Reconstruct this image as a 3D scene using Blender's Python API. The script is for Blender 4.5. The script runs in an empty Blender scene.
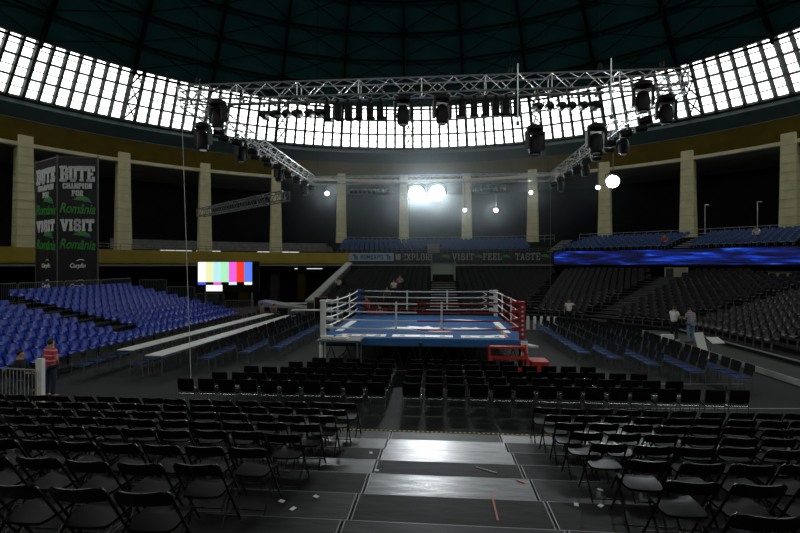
import bpy, math, random
from mathutils import Vector, Matrix

random.seed(7)
SC = bpy.context.scene
COL = SC.collection
PI = math.pi

# ------------------------------------------------------------------ camera, world, light, exposure
cam_data = bpy.data.cameras.new('camera')
cam_data.lens = 20.475
cam_data.sensor_width = 36
cam_data.clip_end = 400
cam_data.shift_y = -0.0019
CAM = bpy.data.objects.new('camera', cam_data)
CAM.location = (0, 0, 3.9)
CAM.rotation_euler = (math.radians(90), 0, math.radians(4.77))
COL.objects.link(CAM)
SC.camera = CAM

world = bpy.data.worlds.new('world')
SC.world = world
world.use_nodes = True
world.node_tree.nodes['Background'].inputs[0].default_value = (0.75, 0.85, 1.0, 1)
world.node_tree.nodes['Background'].inputs[1].default_value = 0.3

SC.view_settings.view_transform = 'Standard'
SC.view_settings.look = 'None'
SC.view_settings.exposure = 0.0
SC.view_settings.gamma = 1.0
SC.view_settings.use_curve_mapping = False
SKYLIGHT = 4.5           # daylight through the frosted roof glazing
FLOOD_W = 1500.0         # the two big floodlights on the back truss
SPOT_W = 300.0           # the smaller lit lamps

# ------------------------------------------------------------------ materials
def mat(name, col, rough=0.6, metal=0.0, noise=0.0, scale=6.0, bump=0.0, spec=0.5, stretch=None):
    m = bpy.data.materials.new(name)
    m.use_nodes = True
    nt = m.node_tree
    b = nt.nodes['Principled BSDF']
    b.inputs['Base Color'].default_value = (*col, 1)
    b.inputs['Roughness'].default_value = rough
    b.inputs['Metallic'].default_value = metal
    b.inputs['Specular IOR Level'].default_value = spec
    if noise or bump:
        tc = nt.nodes.new('ShaderNodeTexCoord')
        nz = nt.nodes.new('ShaderNodeTexNoise')
        nz.inputs['Scale'].default_value = scale
        nz.inputs['Detail'].default_value = 5
        if stretch:
            mp = nt.nodes.new('ShaderNodeMapping')
            mp.inputs['Scale'].default_value = stretch
            nt.links.new(tc.outputs['Object'], mp.inputs['Vector'])
            nt.links.new(mp.outputs['Vector'], nz.inputs['Vector'])
        else:
            nt.links.new(tc.outputs['Object'], nz.inputs['Vector'])
        if noise:
            r = nt.nodes.new('ShaderNodeValToRGB')
            r.color_ramp.elements[0].position = 0.3
            r.color_ramp.elements[1].position = 0.7
            r.color_ramp.elements[0].color = (*[max(0, c * (1 - noise)) for c in col], 1)
            r.color_ramp.elements[1].color = (*[min(1, c * (1 + noise)) for c in col], 1)
            nt.links.new(nz.outputs['Fac'], r.inputs['Fac'])
            nt.links.new(r.outputs['Color'], b.inputs['Base Color'])
            mr = nt.nodes.new('ShaderNodeMapRange')
            mr.inputs['To Min'].default_value = max(0.02, rough - 0.12)
            mr.inputs['To Max'].default_value = min(1, rough + 0.12)
            nt.links.new(nz.outputs['Fac'], mr.inputs['Value'])
            nt.links.new(mr.outputs['Result'], b.inputs['Roughness'])
        if bump:
            bp = nt.nodes.new('ShaderNodeBump')
            bp.inputs['Strength'].default_value = bump
            bp.inputs['Distance'].default_value = 0.02
            nt.links.new(nz.outputs['Fac'], bp.inputs['Height'])
            nt.links.new(bp.outputs['Normal'], b.inputs['Normal'])
    return m

def glow(name, col, strength):
    m = bpy.data.materials.new(name)
    m.use_nodes = True
    b = m.node_tree.nodes['Principled BSDF']
    b.inputs['Base Color'].default_value = (*[c * 0.3 for c in col], 1)
    b.inputs['Emission Color'].default_value = (*col, 1)
    b.inputs['Emission Strength'].default_value = strength
    return m

M = {}
M['floor'] = mat('dark_floor', (0.015, 0.017, 0.016), 0.75, 0, 0.35, 0.7, 0.05, spec=0.2)
M['concrete'] = mat('grey_concrete', (0.05, 0.053, 0.05), 0.8, 0, 0.3, 1.5, 0.1, spec=0.2)
M['concrete_dark'] = mat('dark_concrete', (0.010, 0.0105, 0.0105), 0.85, 0, 0.3, 1.5, spec=0.15)
M['pale_concrete'] = mat('pale_concrete', (0.28, 0.285, 0.27), 0.75, 0, 0.2, 2)
M['dome'] = mat('teal_dome', (0.019, 0.10, 0.102), 0.8, 0, 0.2, 0.4, spec=0.2)
M['rib'] = mat('dome_steel', (0.0015, 0.004, 0.0043), 0.85, spec=0.1)
M['teal'] = mat('teal_gutter', (0.005, 0.016, 0.017), 0.7, 0, 0.2, 1, spec=0.15)
M['mullion'] = mat('dark_mullion', (0.03, 0.035, 0.035), 0.6)
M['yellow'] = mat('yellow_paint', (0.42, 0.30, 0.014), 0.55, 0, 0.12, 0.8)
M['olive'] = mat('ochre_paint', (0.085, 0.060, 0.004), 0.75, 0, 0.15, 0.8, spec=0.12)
M['cream'] = mat('cream_stone', (0.68, 0.62, 0.37), 0.7, 0, 0.1, 1.2)
M['black'] = mat('matt_black', (0.003, 0.003, 0.003), 0.8, spec=0.2)
M['gallery'] = mat('gallery_wall', (0.014, 0.014, 0.020), 0.85, 0, 0.3, 0.5, spec=0.15)
M['soffit'] = mat('soffit_grey', (0.30, 0.30, 0.32), 0.8, 0, 0.2, 0.6)
M['metal'] = mat('aluminium', (0.55, 0.56, 0.58), 0.35, 0.85)
M['steel'] = mat('galvanised_steel', (0.15, 0.155, 0.155), 0.5, 0.5)
M['chrome'] = mat('chrome_tube', (0.62, 0.63, 0.65), 0.22, 1.0)
M['chair_black'] = mat('black_chair_steel', (0.0038, 0.0038, 0.0038), 0.30, 0, 0.2, 30, spec=0.24)
M['chair_seat'] = mat('black_chair_vinyl', (0.0032, 0.0032, 0.0034), 0.36, 0, 0.25, 14, spec=0.035)
M['stack_black'] = mat('black_upholstery', (0.002, 0.002, 0.0026), 0.8, 0, 0.25, 40, spec=0.10)
M['stack_grey'] = mat('charcoal_shell', (0.018, 0.018, 0.018), 0.6, 0, 0.2, 20, spec=0.2)
M['stack_blue'] = mat('blue_upholstery', (0.014, 0.045, 0.17), 0.7, 0, 0.2, 30, spec=0.2)
M['seat_blue'] = mat('blue_plastic', (0.004, 0.042, 0.42), 0.33, 0, 0.15, 8, spec=0.4)
M['seat_balcony'] = mat('slate_blue_plastic', (0.038, 0.075, 0.19), 0.5, spec=0.25)
M['seat_black'] = mat('black_plastic', (0.0085, 0.009, 0.009), 0.42, spec=0.25)
M['white'] = mat('white_laminate', (0.76, 0.76, 0.73), 0.4, 0, 0.06, 5)
M['paper'] = mat('white_paper', (0.75, 0.75, 0.73), 0.7)
M['ring_blue'] = mat('blue_canvas', (0.008, 0.070, 0.21), 0.8, 0, 0.15, 4, spec=0.1)
M['ring_white'] = mat('white_pvc', (0.72, 0.72, 0.70), 0.5)
M['ring_red'] = mat('red_pvc', (0.30, 0.010, 0.008), 0.5)
M['ring_pad_blue'] = mat('blue_pvc', (0.02, 0.06, 0.22), 0.45)
M['red_paint'] = mat('red_paint', (0.45, 0.022, 0.010), 0.5)
M['orange'] = mat('orange_mark', (0.36, 0.075, 0.03), 0.6)
M['green'] = mat('logo_green', (0.045, 0.30, 0.04), 0.5)
M['logo_blue'] = mat('logo_blue', (0.08, 0.16, 0.38), 0.5)
M['navy'] = mat('navy_ink', (0.01, 0.03, 0.16), 0.5)
M['banner'] = mat('charcoal_vinyl', (0.016, 0.015, 0.018), 0.55, 0, 0.25, 1.2, 0.25, spec=0.25)
M['letter'] = mat('white_ink', (0.80, 0.80, 0.80), 0.6)
M['letter_grey'] = mat('grey_ink', (0.36, 0.37, 0.36), 0.6)
M['ice'] = mat('pale_blue_board', (0.40, 0.52, 0.66), 0.5)
M['board_dark'] = mat('dark_board', (0.010, 0.016, 0.013), 0.5)
M['lamp_body'] = mat('lamp_black', (0.004, 0.004, 0.004), 0.5, 0, 0.1, 20, spec=0.25)
M['lamp_grey'] = mat('lamp_grey', (0.012, 0.012, 0.013), 0.4, 0.3)
M['lens_off'] = mat('lamp_lens', (0.30, 0.31, 0.33), 0.12)
M['flood'] = glow('floodlight_glow', (0.86, 0.95, 1.0), 60)
M['spot'] = glow('lamp_glow', (0.93, 0.9, 1.0), 30)
M['rubber'] = mat('black_rubber', (0.01, 0.01, 0.01), 0.8)
M['gold'] = mat('yellow_rubber', (0.55, 0.38, 0.02), 0.6)
M['skin'] = mat('skin', (0.42, 0.22, 0.14), 0.55)
M['hair'] = mat('dark_hair', (0.012, 0.008, 0.006), 0.6)
M['denim'] = mat('denim', (0.15, 0.25, 0.37), 0.8, 0, 0.2, 25)
M['denim_dark'] = mat('dark_denim', (0.014, 0.026, 0.05), 0.8, 0, 0.2, 25)
M['dark_cloth'] = mat('dark_cloth', (0.006, 0.007, 0.009), 0.85)
M['white_cloth'] = mat('white_cloth', (0.85, 0.85, 0.83), 0.85)
M['green_cloth'] = mat('green_cloth', (0.02, 0.13, 0.06), 0.85)
M['red_cloth'] = mat('red_cloth', (0.36, 0.05, 0.035), 0.85)
M['brown_cloth'] = mat('brown_cloth', (0.12, 0.07, 0.045), 0.85)
M['pink_cloth'] = mat('pink_cloth', (0.42, 0.28, 0.32), 0.85)
M['khaki_cloth'] = mat('khaki_cloth', (0.26, 0.19, 0.10), 0.85)
M['shoe'] = mat('dark_shoe', (0.015, 0.013, 0.012), 0.5)
M['shoe_white'] = mat('white_shoe', (0.65, 0.65, 0.63), 0.6)
M['purple'] = mat('mauve_cover', (0.26, 0.22, 0.45), 0.6)
M['joint'] = mat('cream_joint', (0.50, 0.46, 0.27), 0.75)
M['skirt'] = mat('blue_skirt', (0.014, 0.11, 0.33), 0.7)
M['booth'] = mat('beige_booth', (0.36, 0.33, 0.24), 0.7)

def stripes(name, a, b, period, duty, axis=2):
    m = bpy.data.materials.new(name); m.use_nodes = True
    nt = m.node_tree; bs = nt.nodes['Principled BSDF']; bs.inputs['Roughness'].default_value = 0.85
    tc = nt.nodes.new('ShaderNodeTexCoord'); sp = nt.nodes.new('ShaderNodeSeparateXYZ')
    nt.links.new(tc.outputs['Object'], sp.inputs[0])
    md = nt.nodes.new('ShaderNodeMath'); md.operation = 'DIVIDE'; md.inputs[1].default_value = period
    fr = nt.nodes.new('ShaderNodeMath'); fr.operation = 'FRACT'
    lt = nt.nodes.new('ShaderNodeMath'); lt.operation = 'LESS_THAN'; lt.inputs[1].default_value = duty
    mx = nt.nodes.new('ShaderNodeMix'); mx.data_type = 'RGBA'
    mx.inputs[6].default_value = (*a, 1); mx.inputs[7].default_value = (*b, 1)
    nt.links.new(sp.outputs[axis], md.inputs[0]); nt.links.new(md.outputs[0], fr.inputs[0])
    nt.links.new(fr.outputs[0], lt.inputs[0]); nt.links.new(lt.outputs[0], mx.inputs[0])
    nt.links.new(mx.outputs[2], bs.inputs['Base Color'])
    return m
M['striped'] = stripes('striped_jersey', (0.60, 0.03, 0.07), (0.72, 0.60, 0.60), 0.155, 0.17)
M['hazard'] = stripes('hazard_tape', (0.45, 0.34, 0.03), (0.02, 0.02, 0.02), 0.10, 0.5, 0)
M['plaid'] = stripes('plaid_shirt', (0.24, 0.25, 0.28), (0.50, 0.51, 0.54), 0.09, 0.4)

def deck_material(name, col, rough, spec):
    m = mat(name, col, rough, 0, 0.4, 5.0, 0.35, spec, stretch=(0.4, 1.6, 1))
    return m
M['deck_a'] = deck_material('smooth_deck_board', (0.022, 0.023, 0.0225), 0.33, .42)
M['deck_b'] = deck_material('dull_deck_board', (0.0085, 0.009, 0.0075), 0.60, .08)
M['deck_c'] = deck_material('worn_deck_board', (0.013, 0.0135, 0.0130), 0.50, .10)

def frosted():
    m = bpy.data.materials.new('frosted_glazing'); m.use_nodes = True
    nt = m.node_tree; b = nt.nodes['Principled BSDF']
    b.inputs['Base Color'].default_value = (0.5, 0.52, 0.5, 1); b.inputs['Roughness'].default_value = 0.4
    tc = nt.nodes.new('ShaderNodeTexCoord'); nz = nt.nodes.new('ShaderNodeTexNoise'); nz.inputs['Scale'].default_value = 0.45
    r = nt.nodes.new('ShaderNodeValToRGB')
    r.color_ramp.elements[0].position = 0.3; r.color_ramp.elements[1].position = 0.65
    r.color_ramp.elements[0].color = (0.78, 0.88, 0.80, 1); r.color_ramp.elements[1].color = (1, 1, 0.98, 1)
    nt.links.new(tc.outputs['Object'], nz.inputs['Vector']); nt.links.new(nz.outputs['Fac'], r.inputs['Fac'])
    nt.links.new(r.outputs['Color'], b.inputs['Emission Color'])
    b.inputs['Emission Strength'].default_value = SKYLIGHT
    return m
M['glazing'] = frosted()

def led_blue():
    m = bpy.data.materials.new('led_blue_streaks'); m.use_nodes = True
    nt = m.node_tree; b = nt.nodes['Principled BSDF']
    b.inputs['Base Color'].default_value = (0.01, 0.01, 0.03, 1)
    tc = nt.nodes.new('ShaderNodeTexCoord'); mp = nt.nodes.new('ShaderNodeMapping')
    mp.inputs['Scale'].default_value = (0.22, 0.22, 2.2)
    nz = nt.nodes.new('ShaderNodeTexNoise'); nz.inputs['Scale'].default_value = 1.7; nz.inputs['Detail'].default_value = 6
    nz.inputs['Distortion'].default_value = 0.5
    r = nt.nodes.new('ShaderNodeValToRGB')
    els = r.color_ramp.elements
    els[0].position = 0.44; els[0].color = (0.001, 0.002, 0.02, 1)
    els[1].position = 0.80; els[1].color = (0.10, 0.50, 1.0, 1)
    e = els.new(0.54); e.color = (0.003, 0.015, 0.22, 1)
    e = els.new(0.64); e.color = (0.008, 0.07, 0.75, 1)
    nt.links.new(tc.outputs['Object'], mp.inputs[0]); nt.links.new(mp.outputs[0], nz.inputs['Vector'])
    nt.links.new(nz.outputs['Fac'], r.inputs['Fac']); nt.links.new(r.outputs['Color'], b.inputs['Emission Color'])
    b.inputs['Emission Strength'].default_value = 0.7
    return m
M['led'] = led_blue()

# ------------------------------------------------------------------ mesh helpers
class MB:
    def __init__(s): s.v = []; s.f = []
    def add(s, vs, fs):
        n = len(s.v); s.v += [tuple(v) for v in vs]; s.f += [tuple(i + n for i in f) for f in fs]; return s
    def box(s, c, d, R=None):
        x, y, z = d[0] / 2, d[1] / 2, d[2] / 2
        vs = [Vector(p) for p in ((-x,-y,-z),(x,-y,-z),(x,y,-z),(-x,y,-z),(-x,-y,z),(x,-y,z),(x,y,z),(-x,y,z))]
        if R is not None: vs = [R @ v for v in vs]
        c = Vector(c)
        return s.add([v + c for v in vs], [(0,3,2,1),(4,5,6,7),(0,1,5,4),(1,2,6,5),(2,3,7,6),(3,0,4,7)])
    def tube(s, p, q, r, n=6, r2=None, caps=True):
        p, q = Vector(p), Vector(q); r2 = r if r2 is None else r2
        d = (q - p).normalized()
        a = d.orthogonal().normalized(); b = d.cross(a)
        vs = []
        for c, rr in ((p, r), (q, r2)):
            for i in range(n):
                t = 2 * PI * i / n; vs.append(c + (a * math.cos(t) + b * math.sin(t)) * rr)
        fs = [(i, (i + 1) % n, n + (i + 1) % n, n + i) for i in range(n)]
        if caps: fs += [tuple(range(n - 1, -1, -1)), tuple(range(n, 2 * n))]
        return s.add(vs, fs)
    def path(s, pts, r, n=6, closed=False):
        pts = [Vector(p) for p in pts]; m = len(pts); vs = []; ref = None
        for k, p in enumerate(pts):
            a = pts[(k - 1) % m] if (k > 0 or closed) else p
            b = pts[(k + 1) % m] if (k < m - 1 or closed) else p
            d = (b - a).normalized()
            if ref is None: ref = d.orthogonal().normalized()
            ref = (ref - d * ref.dot(d)).normalized(); o = d.cross(ref)
            for i in range(n):
                t = 2 * PI * i / n; vs.append(p + (ref * math.cos(t) + o * math.sin(t)) * r)
        fs = []
        for k in range(m if closed else m - 1):
            for i in range(n):
                j = (k + 1) % m
                fs.append((k*n+i, k*n+(i+1)%n, j*n+(i+1)%n, j*n+i))
        if not closed: fs += [tuple(range(n - 1, -1, -1)), tuple(range((m-1)*n, m*n))]
        return s.add(vs, fs)
    def lathe(s, prof, c=(0,0,0), n=16, R=None):
        vs = []; c = Vector(c)
        for r, z in prof:
            for i in range(n):
                t = 2 * PI * i / n; v = Vector((r * math.cos(t), r * math.sin(t), z))
                vs.append((R @ v if R is not None else v) + c)
        m = len(prof); fs = []
        for k in range(m - 1):
            for i in range(n): fs.append((k*n+i, k*n+(i+1)%n, (k+1)*n+(i+1)%n, (k+1)*n+i))
        fs += [tuple(range(n - 1, -1, -1)), tuple(range((m-1)*n, m*n))]
        return s.add(vs, fs)
    def prism(s, poly, h0, h1, T=None):
        """polygon in local xy extruded along z from h0 to h1"""
        n = len(poly)
        vs = [Vector((x, y, h0)) for x, y in poly] + [Vector((x, y, h1)) for x, y in poly]
        if T is not None: vs = [T @ v for v in vs]
        fs = [tuple(range(n - 1, -1, -1)), tuple(range(n, 2 * n))] + [(i, (i+1)%n, n+(i+1)%n, n+i) for i in range(n)]
        return s.add(vs, fs)
    def shell(s, prof, bow, thick, nx=6):
        """thick curved sheet: prof = [(y, z, halfwidth)], bow = forward curl of the sides"""
        m = len(prof); top = []; 
        for k, (y, z, w) in enumerate(prof):
            a = prof[max(0, k-1)]; b = prof[min(m-1, k+1)]
            t = Vector((0, b[0]-a[0], b[1]-a[1])).normalized(); nrm = Vector((0, -t.z, t.y))
            if nrm.y < 0 and abs(nrm.y) > abs(nrm.z): nrm = -nrm
            if nrm.z < 0 and abs(nrm.z) >= abs(nrm.y): nrm = -nrm
            for i in range(nx + 1):
                u = -1 + 2 * i / nx
                top.append((Vector((u * w, y, z)) + nrm * bow * (u * u), nrm))
        n = len(top); row = nx + 1
        vs = [p for p, _ in top] + [p - q * thick for p, q in top]
        fs = []
        for k in range(m - 1):
            for i in range(nx):
                a = k*row+i
                fs.append((a, a+1, a+row+1, a+row)); fs.append((n+a, n+a+row, n+a+row+1, n+a+1))
        for k in range(m - 1):
            a = k*row; fs.append((a, a+row, n+a+row, n+a)); a = k*row+nx; fs.append((a, n+a, n+a+row, a+row))
        for i in range(nx):
            fs.append((i, n+i, n+i+1, i+1)); a = (m-1)*row+i; fs.append((a, a+1, n+a+1, n+a))
        return s.add(vs, fs)
    def build(s, name, m, parent=None, smooth=False, loc=None, rotz=0):
        me = bpy.data.meshes.new(name)
        me.from_pydata(s.v, [], s.f)
        me.materials.append(m if not isinstance(m, str) else M[m])
        if smooth:
            me.polygons.foreach_set('use_smooth', [True] * len(me.polygons))
            try: me.set_sharp_from_angle(angle=math.radians(40))
            except Exception: pass
        me.update()
        o = bpy.data.objects.new(name, me); COL.objects.link(o)
        if parent is not None: o.parent = parent
        if loc is not None: o.location = loc
        if rotz: o.rotation_euler = (0, 0, rotz)
        return o

def tag(o, label=None, cat=None, group=None, kind=None):
    if label: o['label'] = label
    if cat: o['category'] = cat
    if group: o['group'] = group
    if kind: o['kind'] = kind
    return o

def thing(name, label, cat, loc=(0,0,0), rotz=0, group=None):
    o = bpy.data.objects.new(name, None); o.empty_display_size = 0.1
    COL.objects.link(o); o.location = loc; o.rotation_euler = (0, 0, rotz)
    return tag(o, label, cat, group)

KIDS = {}
def dup(root, loc, rotz, label, group=None):
    if root.name not in KIDS:
        KIDS[root.name] = [(c, list(c.children)) for c in root.children]
    r = root.copy(); COL.objects.link(r); r.location = loc; r.rotation_euler = (0, 0, rotz); r['label'] = label
    if group: r['group'] = group
    for c, subs in KIDS[root.name]:
        d = c.copy(); COL.objects.link(d); d.parent = r
        for g in subs:
            e = g.copy(); COL.objects.link(e); e.parent = d
    return r

class Kind:
    """first placement uses the model itself, later ones copy it"""
    def __init__(s, root): s.root = root; s.used = False
    def put(s, loc, rotz, label, group=None):
        if not s.used:
            s.used = True; r = s.root
            r.location = loc; r.rotation_euler = (0, 0, rotz); r['label'] = label
            if group: r['group'] = group
            return r
        return dup(s.root, loc, rotz, label, group)

ONES = 'first second third fourth fifth sixth seventh eighth ninth tenth eleventh twelfth thirteenth fourteenth fifteenth sixteenth seventeenth eighteenth nineteenth'.split()
def nth(i):   # 1-based
    if i <= 19: return ONES[i - 1]
    tens = {2: 'twenty', 3: 'thirty', 4: 'forty', 5: 'fifty', 6: 'sixty', 7: 'seventy', 8: 'eighty', 9: 'ninety'}
    t, u = divmod(i, 10)
    if t > 9: return 'hundred-and-' + nth(i - 100) if i > 100 else 'hundredth'
    if u == 0: return tens[t][:-1] + 'ieth'
    return tens[t] + '-' + ONES[u - 1]

YAW = math.radians(4.77); CA, SA = math.cos(YAW), math.sin(YAW)
def ground(cx, d, z=0.0):           # place given by sideways distance and depth along the viewing axis of the hall
    return Vector((cx * CA - d * SA, cx * SA + d * CA, z))
def seen(x, y, z, margin=30):
    d = -x * SA + y * CA; cx = x * CA + y * SA
    if d < 1: return None
    px = 400 + 455 * cx / d; py = 265 - 455 * (z - 3.9) / d
    if -margin < px < 800 + margin and -margin < py < 533 + margin: return d
    return None

CX, CY = -1.53, 18.44               # centre of the round hall
TH0 = math.radians(-4.77)           # bearing of the viewing axis (clockwise from +Y)
def polar(r, th_deg, z=0.0):        # th clockwise seen from above, 0 along the viewing axis
    t = TH0 + math.radians(th_deg)
    return Vector((CX + r * math.sin(t), CY + r * math.cos(t), z))

def ring_wall(prof, t0, t1, step=2.8125):
    """prof: list of (r, z); swept around the hall from bearing t0 to t1"""
    n = max(1, int(round((t1 - t0) / step))); mb = MB(); m = len(prof); full = abs(t1 - t0 - 360) < 1e-6
    k = n if full else n + 1
    vs = [polar(r, t0 + (t1 - t0) * i / n, z) for i in range(k) for r, z in prof]
    fs = []
    for i in range(n):
        j = (i + 1) % k
        for q in range(m - 1): fs.append((i*m+q, j*m+q, j*m+q+1, i*m+q+1))
    return mb.add(vs, fs)

# ------------------------------------------------------------------ the hall
def struct(o): o['kind'] = 'structure'; return o

mb = MB(); n = 96
mb.add([polar(53, 360 * i / n, 0) for i in range(n)] + [polar(53, 360 * i / n, -0.3) for i in range(n)],
       [tuple(range(n - 1, -1, -1))] + [(i, (i+1)%n, n+(i+1)%n, n+i) for i in range(n)])
struct(mb.build('floor', 'floor'))

def dome_z(r): return 24.0 + 18.5 * (1 - (r / 39.0) ** 1.9)
prof = [(39.3, 23.75)] + [(r, dome_z(r)) for r in (39, 37, 34.5, 31, 27, 23, 19, 15, 11, 7, 3, 0.6)]
ceiling = struct(ring_wall(prof, 0, 360).build('ceiling', 'dome', smooth=True))
rs = [38.7, 36.4, 34, 31.5, 28.8, 25.6, 22, 18, 14, 9.5, 5]
for k in range(32):
    th = 0.7 + 11.25 * k; mb = MB()
    for i in range(len(rs) - 1):
        a, b = polar(rs[i], th, dome_z(rs[i]) - 0.25), polar(rs[i+1], th, dome_z(rs[i+1]) - 0.25)
        a2, b2 = polar(rs[i], th, dome_z(rs[i]) - 1.15), polar(rs[i+1], th, dome_z(rs[i+1]) - 1.15)
        mb.tube(a, b, 0.11, 4).tube(a2, b2, 0.13, 4).tube(a, b2, 0.07, 4).tube(b, a2, 0.07, 4).tube(a, a2, 0.07, 4)
    mb.build('rib', 'rib', ceiling)
for r in rs:
    mb = MB()
    pts = [polar(r, 0.7 + 11.25 * i, dome_z(r) - 0.9) for i in range(32)]
    for i in range(32): mb.tube(pts[i], pts[(i+1) % 32], 0.12, 4)
    mb.build('ring_beam', 'rib', ceiling)
mb = MB()
for i in range(len(rs) - 2):
    for k in range(32):
        a = polar(rs[i], 0.7 + 11.25*k, dome_z(rs[i]) - .5); b = polar(rs[i+1], 0.7 + 11.25*(k+1), dome_z(rs[i+1]) - .5)
        c = polar(rs[i], 0.7 + 11.25*(k+1), dome_z(rs[i]) - .5); d = polar(rs[i+1], 0.7 + 11.25*k, dome_z(rs[i+1]) - .5)
        mb.tube(a, b, .045, 4).tube(c, d, .045, 4)
mb.build('lattice', 'rib', ceiling)

# roof glazing: 32 bays, each with its frame, mullions and frosted glass
WB, WT = (43.5, 19.75), (39.0, 23.95)
def wp(t, u, off=0.0): return polar(WB[0] + (WT[0]-WB[0]) * u - off, t, WB[1] + (WT[1]-WB[1]) * u)
for k in range(32):
    t0 = 0.7 + 11.25 * k; NB = 7
    mb = MB()
    for u, r in ((0, .18), (1, .18), (.34, .13), (.67, .13)):
        for i in range(NB): mb.tube(wp(t0 + 11.25*i/NB, u, .06), wp(t0 + 11.25*(i+1)/NB, u, .06), r, 4)
    for u in (.17, .5, .84):
        for i in range(NB): mb.tube(wp(t0 + 11.25*i/NB, u, .03), wp(t0 + 11.25*(i+1)/NB, u, .03), .068, 4)
    fr = struct(mb.build('window_%d' % (k + 1), 'mullion'))
    mb = MB()
    for i in range(NB): mb.tube(wp(t0 + 11.25*i/NB, 0, .08), wp(t0 + 11.25*i/NB, 1, .08), .25 if i == 0 else .195, 4)
    if k % 2 == 0:      # braced post
        for a, b in ((0, .34), (.34, .67), (.67, 1)):
            mb.tube(wp(t0 + .1, a, .5), wp(t0 + 1.6, b, .5), .08, 4); mb.tube(wp(t0 + 1.6, a, .5), wp(t0 + .1, b, .5), .08, 4)
        mb.tube(wp(t0 + 1.6, 0, .5), wp(t0 + 1.6, 1, .5), .10, 4)
    mb.build('mullion', 'mullion', fr)
    mb = MB()
    for i in range(NB):
        a, b = t0 + 11.25*i/NB, t0 + 11.25*(i+1)/NB
        mb.add([wp(a, 0, -.05), wp(b, 0, -.05), wp(b, 1, -.05), wp(a, 1, -.05)], [(0, 1, 2, 3)])
    mb.build('pane', 'glazing', fr)

struct(ring_wall([(42.6, 17.5), (42.75, 18.9), (43.75, 19.8)], 0, 360).build('trim_1', 'teal', smooth=True))
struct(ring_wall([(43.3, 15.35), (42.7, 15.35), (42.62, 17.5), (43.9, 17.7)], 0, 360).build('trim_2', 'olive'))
struct(ring_wall([(52, 14.7), (43.2, 14.95), (42.65, 14.95), (42.65, 15.36)], 0, 360).build('trim_3', 'soffit'))
struct(ring_wall([(42.6, 15.02), (42.55, 15.02), (42.55, 15.34), (42.6, 15.34)], 0, 360).build('trim_4', 'cream'))
struct(ring_wall([(52, 0), (52, 14.8)], 0, 360).build('wall_gallery', 'gallery'))

for k in range(32):
    th = 0.7 + 11.25 * k
    mb = MB(); t = TH0 + math.radians(th)
    T = Matrix.Translation(polar(42.95, th, 0)) @ Matrix.Rotation(-t, 4, 'Z')
    prof = [(5.0, .72, 0.80), (8.0, .66, 0.78), (11.5, .59, 0.76), (15.95, .53, 0.75)]
    vs = []
    for z, w, dpt in prof:
        vs += [T @ Vector(p) for p in ((-w, -dpt, z), (w, -dpt, z), (w, dpt, z), (-w, dpt, z))]
    fs = [(3, 2, 1, 0), (12, 13, 14, 15)]
    for q in range(3):
        for i in range(4): fs.append((q*4+i, q*4+(i+1) % 4, q*4+4+(i+1) % 4, q*4+4+i))
    mb.add(vs, fs)
    c = struct(mb.build('column', 'cream'))
    mb = MB()
    for j in range(1, 13):
        z = 5.0 + j * .82; u = (z - 5.0) / 10.95
        w = (.725 - .20 * u if z > 6 else .72); dpt = .80 - .05 * u
        mb.add([T @ Vector(p) for p in ((-w-.012, -dpt-.012, z), (w+.012, -dpt-.012, z), (w+.012, dpt, z), (-w-.012, dpt, z),
                                        (-w-.012, -dpt-.012, z+.045), (w+.012, -dpt-.012, z+.045), (w+.012, dpt, z+.045), (-w-.012, dpt, z+.045))],
               [(0,3,2,1),(4,5,6,7),(0,1,5,4),(1,2,6,5),(2,3,7,6),(3,0,4,7)])
    mb.build('joint', 'joint', c)

# balcony: flat gallery on the banner side, raked seating ahead and on the LED-board side
B0, B1, B2 = -13.0, 27.0, 30.0
struct(ring_wall([(52, 4.95), (31.15, 4.95)], 110, 347).build('floor_gallery', 'concrete_dark'))
struct(ring_wall([(31, 3.9), (40, 3.9)], 0, 360).build('ceiling_balcony', 'concrete_dark'))
struct(ring_wall([(37.5, 0), (37.5, 3.9)], 0, 360).build('wall_arena', 'gallery'))
def tier(i): return 31.6 + i * 1.15, 5.0 + i * .21      # radius, height of balcony row i
BROWS = 8
prof = [(31.15, 5.0)]
for i in range(BROWS):
    r, z = tier(i); prof += [(r, z), (r, z + .21)]
prof += [(52, 5.0 + BROWS * .21)]
struct(ring_wall(prof, B0, 110).build('floor_balcony', 'concrete_dark'))
# fascia
struct(ring_wall([(31.2, 4.03), (31.0, 4.03), (31.0, 4.12), (30.9, 4.12), (30.9, 5.2), (31.2, 5.2)], 110, 350.0).build('trim_5', 'yellow'))
struct(ring_wall([(31.25, 3.80), (30.95, 3.80), (30.95, 3.93), (31.25, 3.98)], 110, 470).build('trim_6', 'pale_concrete'))
struct(ring_wall([(31.2, 3.98), (31.0, 3.98), (31.0, 5.2), (31.2, 5.2)], -10, 110).build('trim_7', 'concrete'))
# pale parapets and low lit strip windows behind the gallery
struct(ring_wall([(46.2, 5.75), (46.0, 5.75), (46.0, 6.9), (46.2, 6.9)], -45, -8).build('wall_parapet', 'pale_concrete'))
M['strip_lit'] = glow('lit_strip_window', (0.95, 0.97, 1.0), 0.9)
for i, (a, b) in enumerate(((-38.6, -34.2), (-33.6, -30), (-24.3, -21.5), (-20.9, -17.5))):
    o = struct(ring_wall([(46.1, 5.42), (46.1, 5.70)], a, b, 1.0).build('window_%d' % (33 + i), 'strip_lit'))
# a lit opening under the balcony
struct(ring_wall([(37.3, 3.42), (37.3, 3.5)], -19.5, -14.5, 1).build('window_37', 'strip_lit'))
for i, th in enumerate((-34, -29, -23.5, -18.6, -13)):
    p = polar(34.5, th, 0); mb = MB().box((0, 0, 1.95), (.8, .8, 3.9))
    struct(mb.build('pillar', 'olive' if i % 2 else 'concrete', loc=p))

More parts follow.
